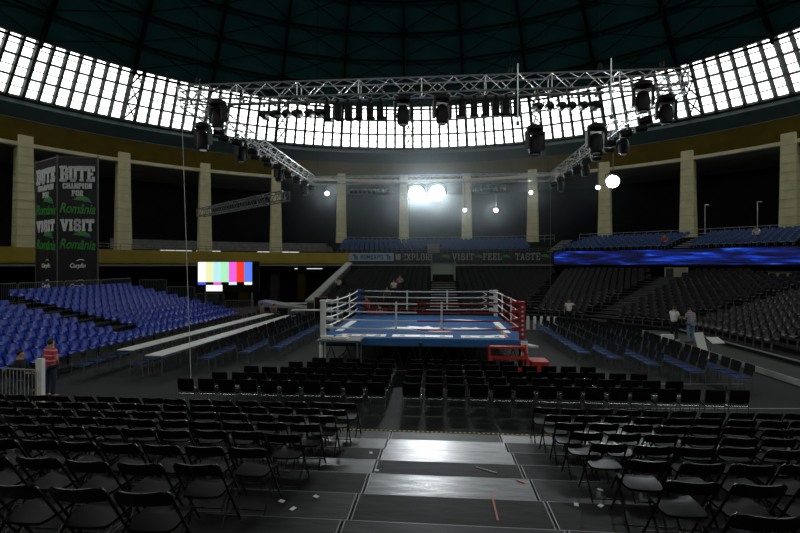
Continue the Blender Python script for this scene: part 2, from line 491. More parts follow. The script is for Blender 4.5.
def rail_arc(name, r, z0, h, t0, t1, label, cat='railing', step=1.6, m='steel'):
    root = thing(name, label, cat, polar(r, (t0+t1)/2, z0))
    o = root.location; n = int((t1 - t0) / step); mb = MB()
    for zz in (h, h * .5):
        mb.path([polar(r, t0 + (t1-t0)*i/n, z0+zz) - o for i in range(n + 1)], .025, 5)
    mb.build('handrail', m, root)
    mb = MB()
    for i in range(n + 1): mb.tube(polar(r, t0 + (t1-t0)*i/n, z0) - o, polar(r, t0 + (t1-t0)*i/n, z0+h) - o, .022, 4)
    mb.build('baluster', m, root)
    return root
rail_arc('balcony_railing', 31.1, 5.2, .5, -58, -13.5, 'thin grey railing above the yellow balcony front', m='steel')
rail_arc('balcony_railing', 31.1, 5.2, .4, -12.5, 28.5, 'thin grey railing above the lettered boards')
rail_arc('balcony_railing', 41.2, 6.68, .85, -11.5, 27, 'grey railing at the back of the balcony seats facing the camera', m='pale_concrete')
rail_arc('balcony_railing', 41.2, 6.68, .85, 31, 85, 'grey railing behind the balcony seats over the blue LED board', m='pale_concrete')

# ------------------------------------------------------------------ lettering
W1 = {
 'B': ([[(.2,1),(.75,1),(.92,.85),(.92,.65),(.75,.52),(.2,.52)],[(.75,.52),(.92,.37),(.92,.15),(.75,0),(.2,0)],[(.25,0),(.25,1)]], [(.2,0),(.2,1)]),
 'U': ([[(.2,1),(.2,.15),(.35,0),(.7,0),(.85,.15),(.85,1)]], [(.2,1),(.85,1)]),
 'T': ([[(.5,0),(.5,1)],[(0.02,.82),(0.02,1),(.98,1),(.98,.82)]], [(.5,0)]),
 'E': ([[(.88,.2),(.88,0),(.15,0)],[(.25,0),(.25,1)],[(.88,.8),(.88,1),(.15,1)],[(.25,.5),(.65,.5)]], [(.2,0),(.2,1)]),
 'C': ([[(.9,.72),(.9,.85),(.75,1),(.3,1),(.15,.85),(.15,.15),(.3,0),(.75,0),(.9,.15),(.9,.28)]], []),
 'H': ([[(.2,0),(.2,1)],[(.85,0),(.85,1)],[(.2,.5),(.85,.5)]], [(.2,0),(.2,1),(.85,0),(.85,1)]),
 'A': ([[(.15,0),(.5,1),(.85,0)],[(.3,.33),(.7,.33)]], [(.15,0),(.85,0)]),
 'M': ([[(.15,0),(.15,1),(.5,.35),(.88,1),(.88,0)]], [(.15,0),(.88,0)]),
 'P': ([[(.25,0),(.25,1)],[(.2,1),(.75,1),(.92,.85),(.92,.6),(.75,.45),(.25,.45)]], [(.25,0),(.2,1)]),
 'I': ([[(.5,0),(.5,1)]], [(.5,0),(.5,1)]),
 'O': ([[(.3,0),(.75,0),(.9,.15),(.9,.85),(.75,1),(.3,1),(.15,.85),(.15,.15),(.3,0)]], []),
 'N': ([[(.2,0),(.2,1),(.82,0),(.82,1)]], [(.2,0),(.82,1)]),
 'F': ([[(.25,0),(.25,1)],[(.15,1),(.88,1),(.88,.8)],[(.25,.5),(.65,.5)]], [(.25,0)]),
 'R': ([[(.25,0),(.25,1)],[(.2,1),(.75,1),(.92,.85),(.92,.62),(.75,.48),(.25,.48)],[(.6,.48),(.9,0)]], [(.25,0),(.9,0)]),
 'V': ([[(.1,1),(.5,0),(.9,1)]], [(.1,1),(.9,1)]),
 'S': ([[(.88,.75),(.88,.87),(.75,1),(.3,1),(.15,.87),(.15,.65),(.3,.53),(.72,.47),(.9,.35),(.9,.13),(.75,0),(.28,0),(.13,.13),(.13,.27)]], []),
 'X': ([[(.12,0),(.88,1)],[(.12,1),(.88,0)]], [(.12,0),(.88,0),(.12,1),(.88,1)]),
 'L': ([[(.25,0),(.25,1)],[(.15,0),(.9,0),(.9,.25)]], [(.25,1)]),
}
def lettering(text, width, height, T, m, parent, name='lettering', thick=.17, serif=True, depth=.02, arc=None):
    """block letters in the local xy plane of T, centred; arc(x,y) may bend them"""
    mb = MB(); n = len(text); ad = [(.62 if ch == 'I' else (.4 if ch == ' ' else 1.0)) for ch in text]
    u = width / (sum(ad) + .12 * (n - 1)); x = -width / 2
    t = thick * min(height, u * 1.25)
    def bar(p, q, w):
        p, q = Vector((*p, 0)), Vector((*q, 0)); d = q - p
        if d.length < 1e-6: return
        e = d.normalized() * w * .42; s_ = Vector((-d.y, d.x, 0)).normalized() * w / 2
        pts = [p - e - s_, q + e - s_, q + e + s_, p - e + s_]
        vs = [Vector((a.x, a.y, 0)) for a in pts] + [Vector((a.x, a.y, depth)) for a in pts]
        vs = [(T @ v) if arc is None else arc(v) for v in vs]
        mb.add(vs, [(3,2,1,0),(4,5,6,7),(0,1,5,4),(1,2,6,5),(2,3,7,6),(3,0,4,7)])
    for ch, a in zip(text, ad):
        if ch in W1:
            polys, ser = W1[ch]; w = u * a
            def P(pt):
                px = pt[0] if ch != 'I' else (pt[0] - .5) * 1 + .5
                return (x + w * (.06 + .88 * px), -height/2 + t/2 + (height - t) * pt[1])
            for poly in polys:
                for i in range(len(poly) - 1): bar(P(poly[i]), P(poly[i+1]), t)
            if serif:
                for sx in ser:
                    c = P(sx); bar((c[0] - u*.16, c[1]), (c[0] + u*.16, c[1]), t * .75)
        x += u * (a + .12)
    return mb.build(name, m, parent)

def text_mesh(body, size, T, m, parent, name='script', shear=.25, offset=.0, sx=1.0):
    cu = bpy.data.curves.new('text', 'FONT'); cu.body = body; cu.size = size; cu.shear = shear; cu.offset = offset
    cu.align_x = 'CENTER'; cu.align_y = 'CENTER'; cu.extrude = .008; cu.resolution_u = 3
    tmp = bpy.data.objects.new('text', cu); COL.objects.link(tmp)
    dg = bpy.context.evaluated_depsgraph_get()
    me = bpy.data.meshes.new_from_object(tmp.evaluated_get(dg))
    bpy.data.objects.remove(tmp); bpy.data.curves.remove(cu)
    me.transform(Matrix.Diagonal((sx, 1, 1, 1))); me.transform(T)
    me.materials.clear(); me.materials.append(M[m]); me.name = name
    o = bpy.data.objects.new(name, me); COL.objects.link(o); o.parent = parent
    return o

def leaf_logo(T, w, parent, blue=True):
    pts = [(-.5, .02), (-.3, .14), (-.05, .22), (.2, .2), (.42, .08), (.5, -.04), (.25, -.06), (0, -.04), (-.25, -.02)]
    MB().prism([(x*w, y*w) for x, y in pts], 0, .012, T).build('leaf_emblem', 'green', parent)
    if blue:
        pts = [(.02, -.06), (.25, -.08), (.5, -.06), (.58, -.2), (.45, -.13), (.2, -.12)]
        MB().prism([(x*w, y*w) for x, y in pts], 0, .012, T).build('water_emblem', 'logo_blue', parent)

# ------------------------------------------------------------------ boards on the balcony front
def arc_point(r, th_mid):
    def f(v):
        th = th_mid + math.degrees(v.x / r)
        return polar(r - v.z, th, v.y)
    return f
def board(name, t0, t1, label, m, z0=4.33, z1=5.2):
    root = thing(name, label, 'sign board')
    o = ring_wall([(31.0, z0), (30.86, z0), (30.86, z1), (31.0, z1)], t0, t1, .7).build('panel', m, root)
    return root
b = board('sign_board', -10.2, -1.3, 'pale blue board lettered in navy beside the yellow balcony front', 'ice')
b.name = 'sign_board'
Z = 4.77
def arcT(r, th, z):     # local frame on the fascia: x along, y up, z inwards
    t = TH0 + math.radians(th); p = polar(r, th, z)
    ex = Vector((math.cos(t), -math.sin(t), 0)); ez = Vector((-math.sin(t), -math.cos(t), 0)); ey = Vector((0, 0, 1))
    R = Matrix((ex, ey, ez)).transposed().to_4x4()
    return Matrix.Translation(p) @ R
lettering('ROMEXPO', 2.5, .48, arcT(30.84, -5.7, Z), 'navy', b, thick=.19, serif=False)
for th in (-9.0, -2.4):
    T = arcT(30.84, th, Z); mb = MB()
    T = T @ Matrix.Diagonal((.8, .8, 1, 1))
    mb.prism([(-.32, .3), (.05, .38), (.05, .2), (-.32, .12)], 0, .02, T)
    mb.prism([(-.1, .2), (.05, .2), (.05, -.4), (-.1, -.4)], 0, .02, T)
    mb.prism([(.12, .1), (.3, .1), (.34, -.3), (.16, -.45), (.16, -.3), (.2, -.2), (.12, -.1)], 0, .02, T)
    mb.build('emblem', 'navy', b)
b = board('sign_board', -1.2, 7.0, 'dark board reading EXPLORE above the far stand', 'board_dark')
lettering('EXPLORE', 3.5, .72, arcT(30.84, 3.6, Z), 'letter_grey', b, thick=.17)
MB().prism([(-.25, -.34), (.25, -.34), (.3, .34), (-.3, .34)], 0, .02, arcT(30.84, -.4, Z)).build('emblem', 'letter_grey', b)
b = board('sign_board', 7.1, 16.4, 'dark board reading VISIT above the far stand', 'board_dark')
lettering('VISIT', 2.3, .72, arcT(30.84, 12.6, Z), 'letter_grey', b, thick=.17)
leaf_logo(arcT(30.84, 9.0, Z), 1.1, b); leaf_logo(arcT(30.84, 15.6, Z), .8, b)
b = board('sign_board', 16.5, 21.8, 'dark board reading FEEL with a green leaf', 'board_dark')
lettering('FEEL', 2.0, .72, arcT(30.84, 18.3, Z), 'letter_grey', b, thick=.17)
leaf_logo(arcT(30.84, 20.9, Z), .9, b)
b = board('sign_board', 21.9, 29.0, 'dark board reading TASTE beside the blue LED board', 'board_dark')
lettering('TASTE', 2.5, .72, arcT(30.84, 25.0, Z), 'letter_grey', b, thick=.17)
leaf_logo(arcT(30.84, 28.1, Z), .9, b)
led = thing('led_board', 'long blue glowing LED board along the balcony front', 'LED board')
ring_wall([(31.0, 3.85), (30.75, 3.85), (30.75, 5.32), (31.0, 5.32)], 29.6, 112, .8).build('housing', 'black', led)
ring_wall([(30.73, 3.95), (30.73, 5.22)], 29.8, 112, .8).build('display', 'led', led)

# ------------------------------------------------------------------ stands ahead and on the LED-board side
NR = 16; RUN, RISE, TZ = .87, .17, .35
def corner_pts(o): return [Vector((-9.2, 33 + o, 0)), Vector((6.6 + o*.414, 33 + o, 0)), Vector((13.3 + o, 26.3 + o*.414, 0)), Vector((13.3 + o, 3.0, 0))]
mb = MB(); vs = []
for k in range(NR):
    for q in corner_pts(k * RUN): vs.append((q.x, q.y, 0 if k == 0 else TZ + (k-1) * RISE))
    for q in corner_pts(k * RUN): vs.append((q.x, q.y, TZ + k * RISE))
for q in corner_pts(NR * RUN + .6): vs.append((q.x, q.y, TZ + (NR-1) * RISE))
for q in corner_pts(NR * RUN + .6): vs.append((q.x, q.y, 0))
fs = []
for k in range(2 * NR + 1):
    for i in range(3): fs.append((k*4+i, k*4+i+1, k*4+4+i+1, k*4+4+i))
mb.add(vs, fs); struct(mb.build('floor_tribune', 'concrete_dark'))
wk = MB().box((12.5, 16, .09), (1.75, 22, .18)); struct(wk.build('floor_walkway', 'concrete'))
struct(MB().box((11.6, 16, .1), (.06, 22, .2)).build('trim_9', 'pale_concrete'))
struct(MB().box((13.27, 15, TZ + .0), (.06, 22.5, .05)).build('trim_10', 'pale_concrete'))
# sloping side wall of the far stand
mb = MB()
y0, y1 = 32.6, 33 + NR * RUN + .6
mb.add([(-9.55, y0, 0), (-9.55, y1, 0), (-9.55, y1, 4.0), (-9.55, y0, 1.15), (-9.2, y0, 0), (-9.2, y1, 0), (-9.2, y1, 4.0), (-9.2, y0, 1.15)],
       [(0,1,2,3),(7,6,5,4),(0,4,5,1),(1,5,6,2),(2,6,7,3),(3,7,4,0)])
struct(mb.build('wall_side', 'concrete'))
mb = MB(); mb.add([(-9.7, y0, 1.15), (-9.05, y0, 1.15), (-9.05, y1, 4.0), (-9.7, y1, 4.0), (-9.7, y0, 1.3), (-9.05, y0, 1.3), (-9.05, y1, 4.15), (-9.7, y1, 4.15)],
       [(0,3,2,1),(4,5,6,7),(0,1,5,4),(1,2,6,5),(2,3,7,6),(3,0,4,7)])
struct(mb.build('trim_8', 'pale_concrete'))

def seat_mb(scale=1.0):
    prof = [(.21, .40, .20), (.17, .435, .215), (.0, .425, .22), (-.13, .42, .22), (-.19, .46, .22), (-.23, .58, .22), (-.265, .70, .21), (-.285, .76, .17)]
    return MB().shell(prof, .045, .022, 4)
def seat_low(mb, loc, rotz):
    R = Matrix.Translation(loc) @ Matrix.Rotation(rotz, 4, 'Z')
    vs = [(-.21,.2,.42),(.21,.2,.42),(.21,-.17,.42),(-.21,-.17,.42),(.2,-.27,.76),(-.2,-.27,.76),
          (-.21,.2,.39),(.21,.2,.39),(.21,-.2,.39),(-.21,-.2,.39),(.2,-.30,.76),(-.2,-.30,.76)]
    mb.add([R @ Vector(v) for v in vs], [(0,1,2,3),(3,2,4,5),(6,9,8,7),(9,11,10,8),(0,6,7,1),(1,7,8,2),(2,8,10,4),(4,10,11,5),(5,11,9,3),(3,9,6,0)])

def seat_kind(name, m, cat, foot):
    root = thing(name, 'seat', cat)
    seat_mb().build('shell', m, root, smooth=True)
    mb = MB().tube((0, 0, .0), (0, -.02, .41), .03, 5).box((0, 0, .39), (.3, .05, .04))
    mb.build('bracket', foot, root)
    return Kind(root)

KEEP_CLEAR = [(18.6, 39.2, 1.7), (24.3, 34.6, 1.4)]      # booths and people among the seats
SITTERS = []
def on_row(px, k, back=.45):
    y = 33 + k*RUN + back; t = (px-400)/455; return ((t*CA - SA)/(t*SA + CA) * y, y, TZ + k*RISE)
for px, k, r_ in ((400, 8, .3), (394, 6, .3), (339, 7, .9), (387, 1, .75)):
    q_ = on_row(px, k); KEEP_CLEAR.append((q_[0], q_[1], r_))
# every seat place of the two black stands
spots = []
for k in range(NR):
    P = corner_pts(k * RUN + .45)
    z = TZ + k * RISE
    segs = ((P[0], P[1], 'far stand'), (P[1], P[2], 'corner block of stands'), (P[2], P[3], 'stand under the LED board'))
    for si, (a, b, where) in enumerate(segs):
        L = (b - a).length; d = (b - a) / L; nrm = Vector((-d.y, d.x, 0))   # outward on the left of travel
        n = int((L - .5) / .54)
        rot = math.atan2(d.y, d.x) + PI
        for i in range(n):
            s = .5 + i * .54; p = a + d * s
            if si == 0 and -.75 < p.x < 1.75: continue                       # middle stairs
            if si == 1 and abs(s - L/2) < 1.1: continue                       # corner stairs
            if si == 2 and (abs(p.y - 19.2) < .55): continue                 # cross aisle
            if si == 0 and k > 12 and -.9 < p.x < 1.9: continue
            if any((p.x - a)**2 + (p.y - b)**2 < r_*r_ for a, b, r_ in KEEP_CLEAR): continue
            spots.append((p, z, rot, k, i, where, si))
vis = []
for s in spots:
    d = seen(s[0].x, s[0].y, s[1] + .5, 0)
    if d: vis.append((d, s))
vis.sort(key=lambda t: t[0])
near = vis[:300]; far = vis[300:]
K_BLACK = seat_kind('stadium_chair', 'seat_black', 'stadium seat', 'steel')
rowcount = {}
for d, (p, z, rot, k, i, where, si) in near:
    j = rowcount.get((si, k), 0) + 1; rowcount[(si, k)] = j
    K_BLACK.put((p.x, p.y, z), rot, 'black stadium seat, %s, %s row up, %s from near end' % (where, nth(k+1), nth(j)), 'black seats of the lower stands')
mb = MB()
for d, (p, z, rot, k, i, where, si) in far: seat_low(mb, (p.x, p.y, z), rot)
tag(mb.build('distant_seats', 'seat_black'), 'rows of black seats filling the far stand and upper rows', 'seating', 'black seats of the lower stands', 'stuff')

# stairs between the blocks
def stair(name, label, a, b, w, n, z0, z1, m='pale_concrete'):
    root = thing(name, label, 'stairs', (a[0], a[1], 0))
    A, Bv = Vector((*a, 0)), Vector((*b, 0)); d = (Bv - A); L = d.length; d /= L
    R = Matrix.Rotation(math.atan2(d.y, d.x), 3, 'Z'); o = root.location
    for i in range(n):
        z = z0 + (z1 - z0) * (i + 1) / n; c = A + d * (L * (i + .5) / n)
        MB().box(Vector((c.x, c.y, z - .09)) - o, (L / n * .98, w, .18), R).build('step', m, root)
    return root
stair('aisle_stairs', 'pale stairs up the middle of the far stand', (.5, 33.0), (.5, 33 + 13 * RUN), 2.2, 26, .2, TZ + 12 * RISE, 'white')
stair('aisle_stairs', 'pale stairs climbing the corner of the black stands', (9.95, 29.65), (9.95 + .707*13, 29.65 + .707*13), 1.7, 28, .2, TZ + 15 * RISE, 'concrete')
# pale edges of the lower walkway
booth = thing('vomitory_booth', 'dark glazed tunnel booth at the head of the middle stairs', 'booth', (.5, 33 + 13*RUN, TZ + 12 * RISE))
MB().box((0, .1, .3), (2.0, .12, .6)).build('dark_opening', 'black', booth)
MB().box((-1.1, .1, .95), (.14, 1.6, 1.9)).box((1.1, .1, .95), (.14, 1.6, 1.9)).build('side_wall', 'pale_concrete', booth)
MB().box((0, .0, 1.2), (2.06, .1, 1.2)).build('glass_panel', mat('booth_glass', (.40, .50, .43), .25), booth)
MB().box((0, .1, 1.9), (2.5, 1.7, .1)).build('roof_panel', 'concrete', booth)
b2 = thing('control_booth', 'beige booth below the LED board', 'booth', (19.55, 39.25, TZ + 14.4*RISE), -PI/4)
MB().box((0, 0, .45), (1.7, .2, .9)).build('front_panel', 'booth', b2)
MB().box((-.45, -.115, .42), (.55, .03, .8)).build('door', 'concrete', b2)
b3 = thing('control_booth', 'small beige booth below the LED board near the frame edge', 'booth', (24.3, 34.6, TZ + 12.6*RISE), -PI/2 + .1)
MB().box((0, 0, .45), (1.8, .2, .9)).build('front_panel', 'booth', b3); MB().box((0, 0, .95), (2.0, .5, .08)).build('cover', 'concrete', b3)

# balcony seats
K_BALC = seat_kind('balcony_chair', 'seat_balcony', 'balcony seat', 'steel')
bs = []
for t0, t1, where in ((-11.5, 26, 'above the lettered boards'), (31, 88, 'over the LED board')):
    for i in range(BROWS - 1):
        r, z = tier(i); rr = r + .75; z += .21
        a = t0 + (i * .45 if t0 > 0 else i * .25); e = t1 - (i * .5 if t0 < 0 else 0)
        n = int(math.radians(e - a) * rr / .56)
        for j in range(n):
            th = a + math.degrees(j * .56 / rr)
            if 47.5 < th < 50 or (i < 3 and 5.0 < th < 8.2): continue
            p = polar(rr, th, z); d = seen(p.x, p.y, z + .5, 0)
            if d: bs.append((d, p, -(TH0 + math.radians(th)) + PI, i, j, where))
bs.sort(key=lambda t: t[0])
for d, p, rot, i, j, where in bs[:300]:
    K_BALC.put(p, rot, 'blue balcony seat %s, %s row up, %s along' % (where, nth(i+1), nth(j+1)), 'blue seats on the balcony')
mb = MB()
for d, p, rot, i, j, where in bs[300:]: seat_low(mb, p, rot)
tag(mb.build('distant_balcony_seats', 'seat_balcony'), 'remaining rows of blue seats along the balcony', 'seating', 'blue seats on the balcony', 'stuff')
def arc_stair(label, th, n, m):
    root = thing('balcony_stairs', label, 'stairs', polar(31.6, th, 5.0))
    for i in range(n):
        r, z = tier(i); p = polar(r + .5, th, z + .21) - root.location
        t = TH0 + math.radians(th)
        MB().box(p + Vector((0, 0, .04)), (1.1, .9, .09), Matrix.Rotation(-t, 3, 'Z')).build('step', m, root)
arc_stair('pale stairs between the balcony blocks over the LED board', 48.8, 8, 'pale_concrete')
arc_stair('pale stairs beside the board reading TASTE', 29.2, 8, 'pale_concrete')
hatch = thing('balcony_hatch', 'small beige doorway among the balcony seats behind the middle stairs', 'doorway', polar(32.4, 6.6, 5.2), math.radians(4.77-6.6))
MB().box((-.6, 0, .45), (.12, .5, .9)).box((.6, 0, .45), (.12, .5, .9)).box((0, 0, .95), (1.4, .6, .12)).build('frame', 'booth', hatch)
MB().box((0, .1, .45), (1.1, .2, .85)).build('panel', 'pale_concrete', hatch)

# ------------------------------------------------------------------ blue bleachers on the banner side
BZ0, BRUN, BRISE, BX = .17, .85, .19, -13.9
mb = MB()
NB_ = 10
for k in range(NB_):
    z = BZ0 + k * BRISE; x1 = BX - .35 - (k - 1) * BRUN if k else BX + .35
    x0 = BX - .35 - k * BRUN
    mb.box(((x0 + x1) / 2, 19.3, z / 2), (x1 - x0, 24.6, z))
struct(mb.build('floor_bleacher', 'concrete'))
K_BLUE = seat_kind('bleacher_chair', 'seat_blue', 'bleacher seat', 'black')
for k in range(NB_):
    x = BX + .05 - k * BRUN; z = BZ0 + k * BRISE
    if k == 0:
        blocks = (('front row', 8.2, 31.0, 0),)
    else:
        blocks = (('block nearer the red-striped person', 19.5, 8.0, -1), ('block toward the screen', 21.6, 31.1, 1))
    for where, y0, y1, sgn in blocks:
        n = int(abs(y1 - y0) / .52)
        for j in range(n):
            y = y0 + (j * .52 if sgn >= 0 else -j * .52)
            if not seen(x, y, z + .5, 25): continue
            if k == 0: lab = 'blue bleacher seat, lowest row behind the press tables, %s from near end' % nth(j+1)
            else: lab = 'blue bleacher seat, %s row up, %s from stairs, %s' % (nth(k+1), nth(j+1), where)
            K_BLUE.put((x, y, z), -PI/2, lab, 'blue bleacher seats')
# pale step fronts of the bleacher stairs
root = thing('bleacher_stairs', 'dark stairs between the two blue seat blocks', 'stairs', (BX, 20.55, 0))
for k in range(NB_ - 1):
    MB().box((-.3 - k*BRUN, 0, BZ0 + k*BRISE + .05), (.4, .9, .1)).build('step', 'concrete', root)

def barrier(name, label, a, b, z, h=1.05, m='steel', n=None, group=None):
    A, Bv = Vector((*a, z)), Vector((*b, z)); d = Bv - A; L = d.length
    root = thing(name, label, 'barrier', A, math.atan2(d.y, d.x), group)
    MB().path([(0, 0, .06), (0, 0, h - .06), (.06, 0, h), (L - .06, 0, h), (L, 0, h - .06), (L, 0, .06)], .022, 6).tube((0, 0, .15), (L, 0, .15), .018, 6).build('frame', m, root)
    mb = MB(); q = n or int(L / .12)
    for i in range(1, q): mb.tube((L*i/q, 0, .15), (L*i/q, 0, h), .009, 4)
    mb.build('bars', m, root)
    for x in (.2, L - .2): MB().box((x, 0, .03), (.05, .55, .05)).tube((x, 0, 0.03), (x, 0, .16), .02, 5).build('foot', m, root)
    return root
for i in range(5):
    barrier('crowd_barrier', 'grey steel barrier along the top of the blue seats, %s from the far end' % nth(i+1), (-22.3, 31.4 - i*3.0), (-22.3, 28.5 - i*3.0), BZ0 + 9*BRISE, group='barriers round the blue seats')
for i in range(4):
    x0 = -22.0 + i * 2.2
    barrier('crowd_barrier', 'grey steel barrier closing the far end of the blue seats, %s from the back' % nth(i+1), (x0, 31.9), (x0 + 2.1, 31.9), max(0, BZ0 + (8.4 - i*2.6)*BRISE), group='barriers round the blue seats')

# ------------------------------------------------------------------ banner tower
tw = thing('banner_tower', 'tall charcoal banner tower reading BUTE CHAMPION FOR and VISIT', 'banner', (0, 0, 0))
A = ground((36-400)/455*32.8, 32.8); Bc = ground((57.5-400)/455*31.0, 31.0); Cc = ground((98-400)/455*31.2, 31.2)
BOT, TOP = 1.9, 11.25
def face(a, b, name):
    ex = (b - a); L = ex.length; ex = ex / L; ez = Vector((ex.y, -ex.x, 0)); ey = Vector((0, 0, 1))
    T = Matrix.Translation(Vector(((a.x+b.x)/2, (a.y+b.y)/2, 0))) @ Matrix((ex, ey, ez)).transposed().to_4x4()
    mb = MB(); nx, nz = 12, 24; vs = []
    for i in range(nx + 1):
        for j in range(nz + 1):
            x = -L/2 + L*i/nx; z = BOT + (TOP - BOT)*j/nz
            w = .035*math.sin(i*1.7 + j*.25) * (1 - .7*j/nz)
            vs.append(T @ Vector((x, z, w)))
    fs = [(i*(nz+1)+j, (i+1)*(nz+1)+j, (i+1)*(nz+1)+j+1, i*(nz+1)+j+1) for i in range(nx) for j in range(nz)]
    n = len(vs); mb.add(vs + [T @ Vector((-L/2, BOT, -.08)), T @ Vector((L/2, BOT, -.08)), T @ Vector((L/2, TOP, -.08)), T @ Vector((-L/2, TOP, -.08))], fs + [(n+3, n+2, n+1, n)])
    cl = mb.build(name, 'banner', tw, smooth=True)
    def at(z): return T @ Matrix.Translation((0, z, .045))
    lettering('BUTE', L*.86, 1.08, at(10.12), 'letter', cl, thick=.30)
    lettering('CHAMPION', L*.72, .40, at(9.3), 'letter', cl, thick=.30)
    lettering('FOR', L*.28, .40, at(8.8), 'letter', cl, thick=.30)
    for zl, zt in ((8.35, 7.72), (5.95, 5.28)):
        leaf_logo(at(zl) @ Matrix.Translation((.3*L/2.9, 0, 0)), L*.44, cl)
        text_mesh('Rom\u00e2nia', .95, at(zt) @ Matrix.Rotation(-.05, 4, 'Z'), 'green', cl, sx=L/3.75, offset=.015)
    lettering('VISIT', L*.80, .84, at(6.62), 'letter', cl, thick=.30)
    for zz in (3.85, 2.45):
        MB().prism([(-.3, 0), (-.1, .14), (.15, .16), (.3, .03), (.12, .09), (-.1, .07)], 0, .012, at(zz + .3) @ Matrix.Translation((.2*L/2.9, 0, 0))).build('emblem', 'letter', cl)
        text_mesh('Carpfin', .42, at(zz), 'letter', cl, sx=L/3.2, offset=.008)
face(A, Bc, 'banner_cloth'); face(Bc, Cc, 'banner_cloth')
Dc = A + (Cc - Bc)
for p in (A, Bc, Cc, Dc):
    MB().tube((p.x, p.y, 0), (p.x, p.y, TOP + .15), .05, 6).build('pole', 'steel', tw)
mb = MB()
for p, q in ((A, Bc), (Bc, Cc), (Cc, Dc), (Dc, A)):
    for z in (TOP, BOT, .5): mb.tube((p.x, p.y, z), (q.x, q.y, z), .035, 5)
mb.build('cross_bar', 'steel', tw)

# ------------------------------------------------------------------ colour-bar screen
d = 33.5
P0, P1 = ground((198-400)/455*d, d), ground((258-400)/455*d, d)
ex = (P1 - P0); LW = ex.length
scr = thing('video_screen', 'large video screen showing colour bars under the yellow balcony', 'screen', (P0.x, P0.y, 0), math.atan2(ex.y, ex.x))
z0, z1 = 1.95, 4.12; LW4 = LW * 54 / 60
MB().box((LW/2, .15, (z0+z1)/2), (LW + .1, .25, z1 - z0 + .1)).build('housing', 'black', scr)
for x in (.5, LW - .5): MB().box((x, .2, z0/2), (.12, .12, z0)).build('leg', 'steel', scr)
cols = [(1,1,1), (.86,.88,.50), (.50,.86,.88), (.42,.88,.52), (.90,.12,.75), (1,.04,.02), (.10,.22,.95)]
GL = {}
def bar(x0, x1, za, zb, col, s=1.0):
    if col not in GL: GL[col] = glow('colour_bar', col, s)
    return MB().box(((x0+x1)/2, .01, (za+zb)/2), (x1-x0, .02, zb-za)).build('colour_bar', GL[col], scr)
w = LW4 / 7; zm = z1 - (z1-z0)*.68; zl = zm - .2
for i, c in enumerate(cols): bar(i*w, (i+1)*w, zm, z1, c)
for i, c in enumerate([(.06,.10,.85), None, (.90,.12,.75), None, (.70,.90,1), None, (1,1,1)]):
    if c: bar(i*w, (i+1)*w, zl, zm, c)
bar(LW4*.15, LW4*.45, z0 + .02, zl - .02, (1,1,1))

# ------------------------------------------------------------------ raked deck in the foreground
TZS = [.30, .434, .568, .702, .845, 1.02, 1.20, 1.36, 1.52, 1.68, 1.83, 1.97, 2.1, 2.2]
TYS = [9.85, 9.02, 8.22, 7.42, 6.62, 5.68, 4.76, 3.92, 3.05, 2.2, 1.35, .5, -.35, -1.2, -2.05]
def tread_z(k): return TZS[k]
def tread_at(y):
    k = 0
    while k < 12 and y < TYS[k+1]: k += 1
    return k
EDGE = TYS[0]
mb = MB()
for k in range(14):
    y1 = TYS[k]; wd = y1 - TYS[k+1]; zt = tread_z(k) - .07
    mb.box((0, y1 - wd/2, zt/2 - .01), (25.4, wd - .02, zt - .02))
struct(mb.build('floor_riser', 'black'))
xs = [-10.2, -7.9, -5.6, -3.3, -1.0, 1.3, 3.6, 5.9, 8.2]
pat = {0: 'cca', 1: 'aac', 2: 'bab', 3: 'abb', 4: 'bac', 5: 'cbb', 6: 'ccb', 7: 'abc'}
names = ['outermost on the banner side', 'third from aisle, banner side', 'second from aisle, banner side', 'beside the aisle, banner side',
         'in the open aisle', 'beside the aisle, LED-board side', 'second from aisle, LED-board side', 'outermost on the LED-board side']
for k in range(8):
    for i in range(8):
        x0, x1 = xs[i], xs[i+1]; y1 = TYS[k]; wd = y1 - TYS[k+1]; z = tread_z(k)
        c = ((x0+x1)/2, y1 - wd/2)
        if not (seen(*c, z, 60) or seen(x0, c[1], z, 60) or seen(x1, c[1], z, 60)): continue
        root = thing('stage_deck', 'grey stage deck %s, %s row from taped edge' % (names[i], nth(k+1)), 'deck panel', (c[0], c[1], z), 0, 'deck panels of the foreground platform')
        L = x1 - x0
        j = 0 if i < 4 else (1 if i == 4 else 2)
        MB().box((0, 0, -.02), (L - .06, wd - .028, .04)).build('board', M['deck_' + pat[k][j]], root)
        mb = MB()
        for s in (-1, 1):
            mb.box((0, s*(wd/2 - .009), -.031), (L - .004, .010, .064)); mb.box((s*(L/2 - .022), 0, -.03), (.014, wd - .028, .066))
        mb.build('frame', 'steel', root)
tape = tag(MB().box((.9, EDGE + .012, tread_z(0) - .06), (6.4, .02, .12)).build('hazard_strip', 'hazard'), 'yellow and black hazard strip on the platform edge', 'tape')
tape2 = tag(MB().box((.9, EDGE - .03, tread_z(0) + .008), (6.4, .05, .004)).build('hazard_strip', 'hazard'), 'yellow and black hazard tape lying along the top of the platform edge', 'tape')

# ------------------------------------------------------------------ folding chairs
fc = thing('folding_chair', 'chair', 'folding chair')
for s in (-1, 1):
    x = s*.22
    MB().path([(x, .25, 0), (x, -.045, .44), (x, -.225, .73), (x*.97, -.25, .775), (x*.86, -.262, .795)], .0125, 6).build('leg', 'chair_black', fc, smooth=True)
    MB().tube((s*.195, .14, .425), (s*.195, -.24, 0), .0115, 6).build('leg', 'chair_black', fc, smooth=True)
prof = [(.20, .435, .17), (.18, .45, .195), (.05, .452, .20), (-.12, .445, .195), (-.17, .44, .17)]
MB().shell(prof, .012, .025, 6).build('seat', 'chair_seat', fc, smooth=True)
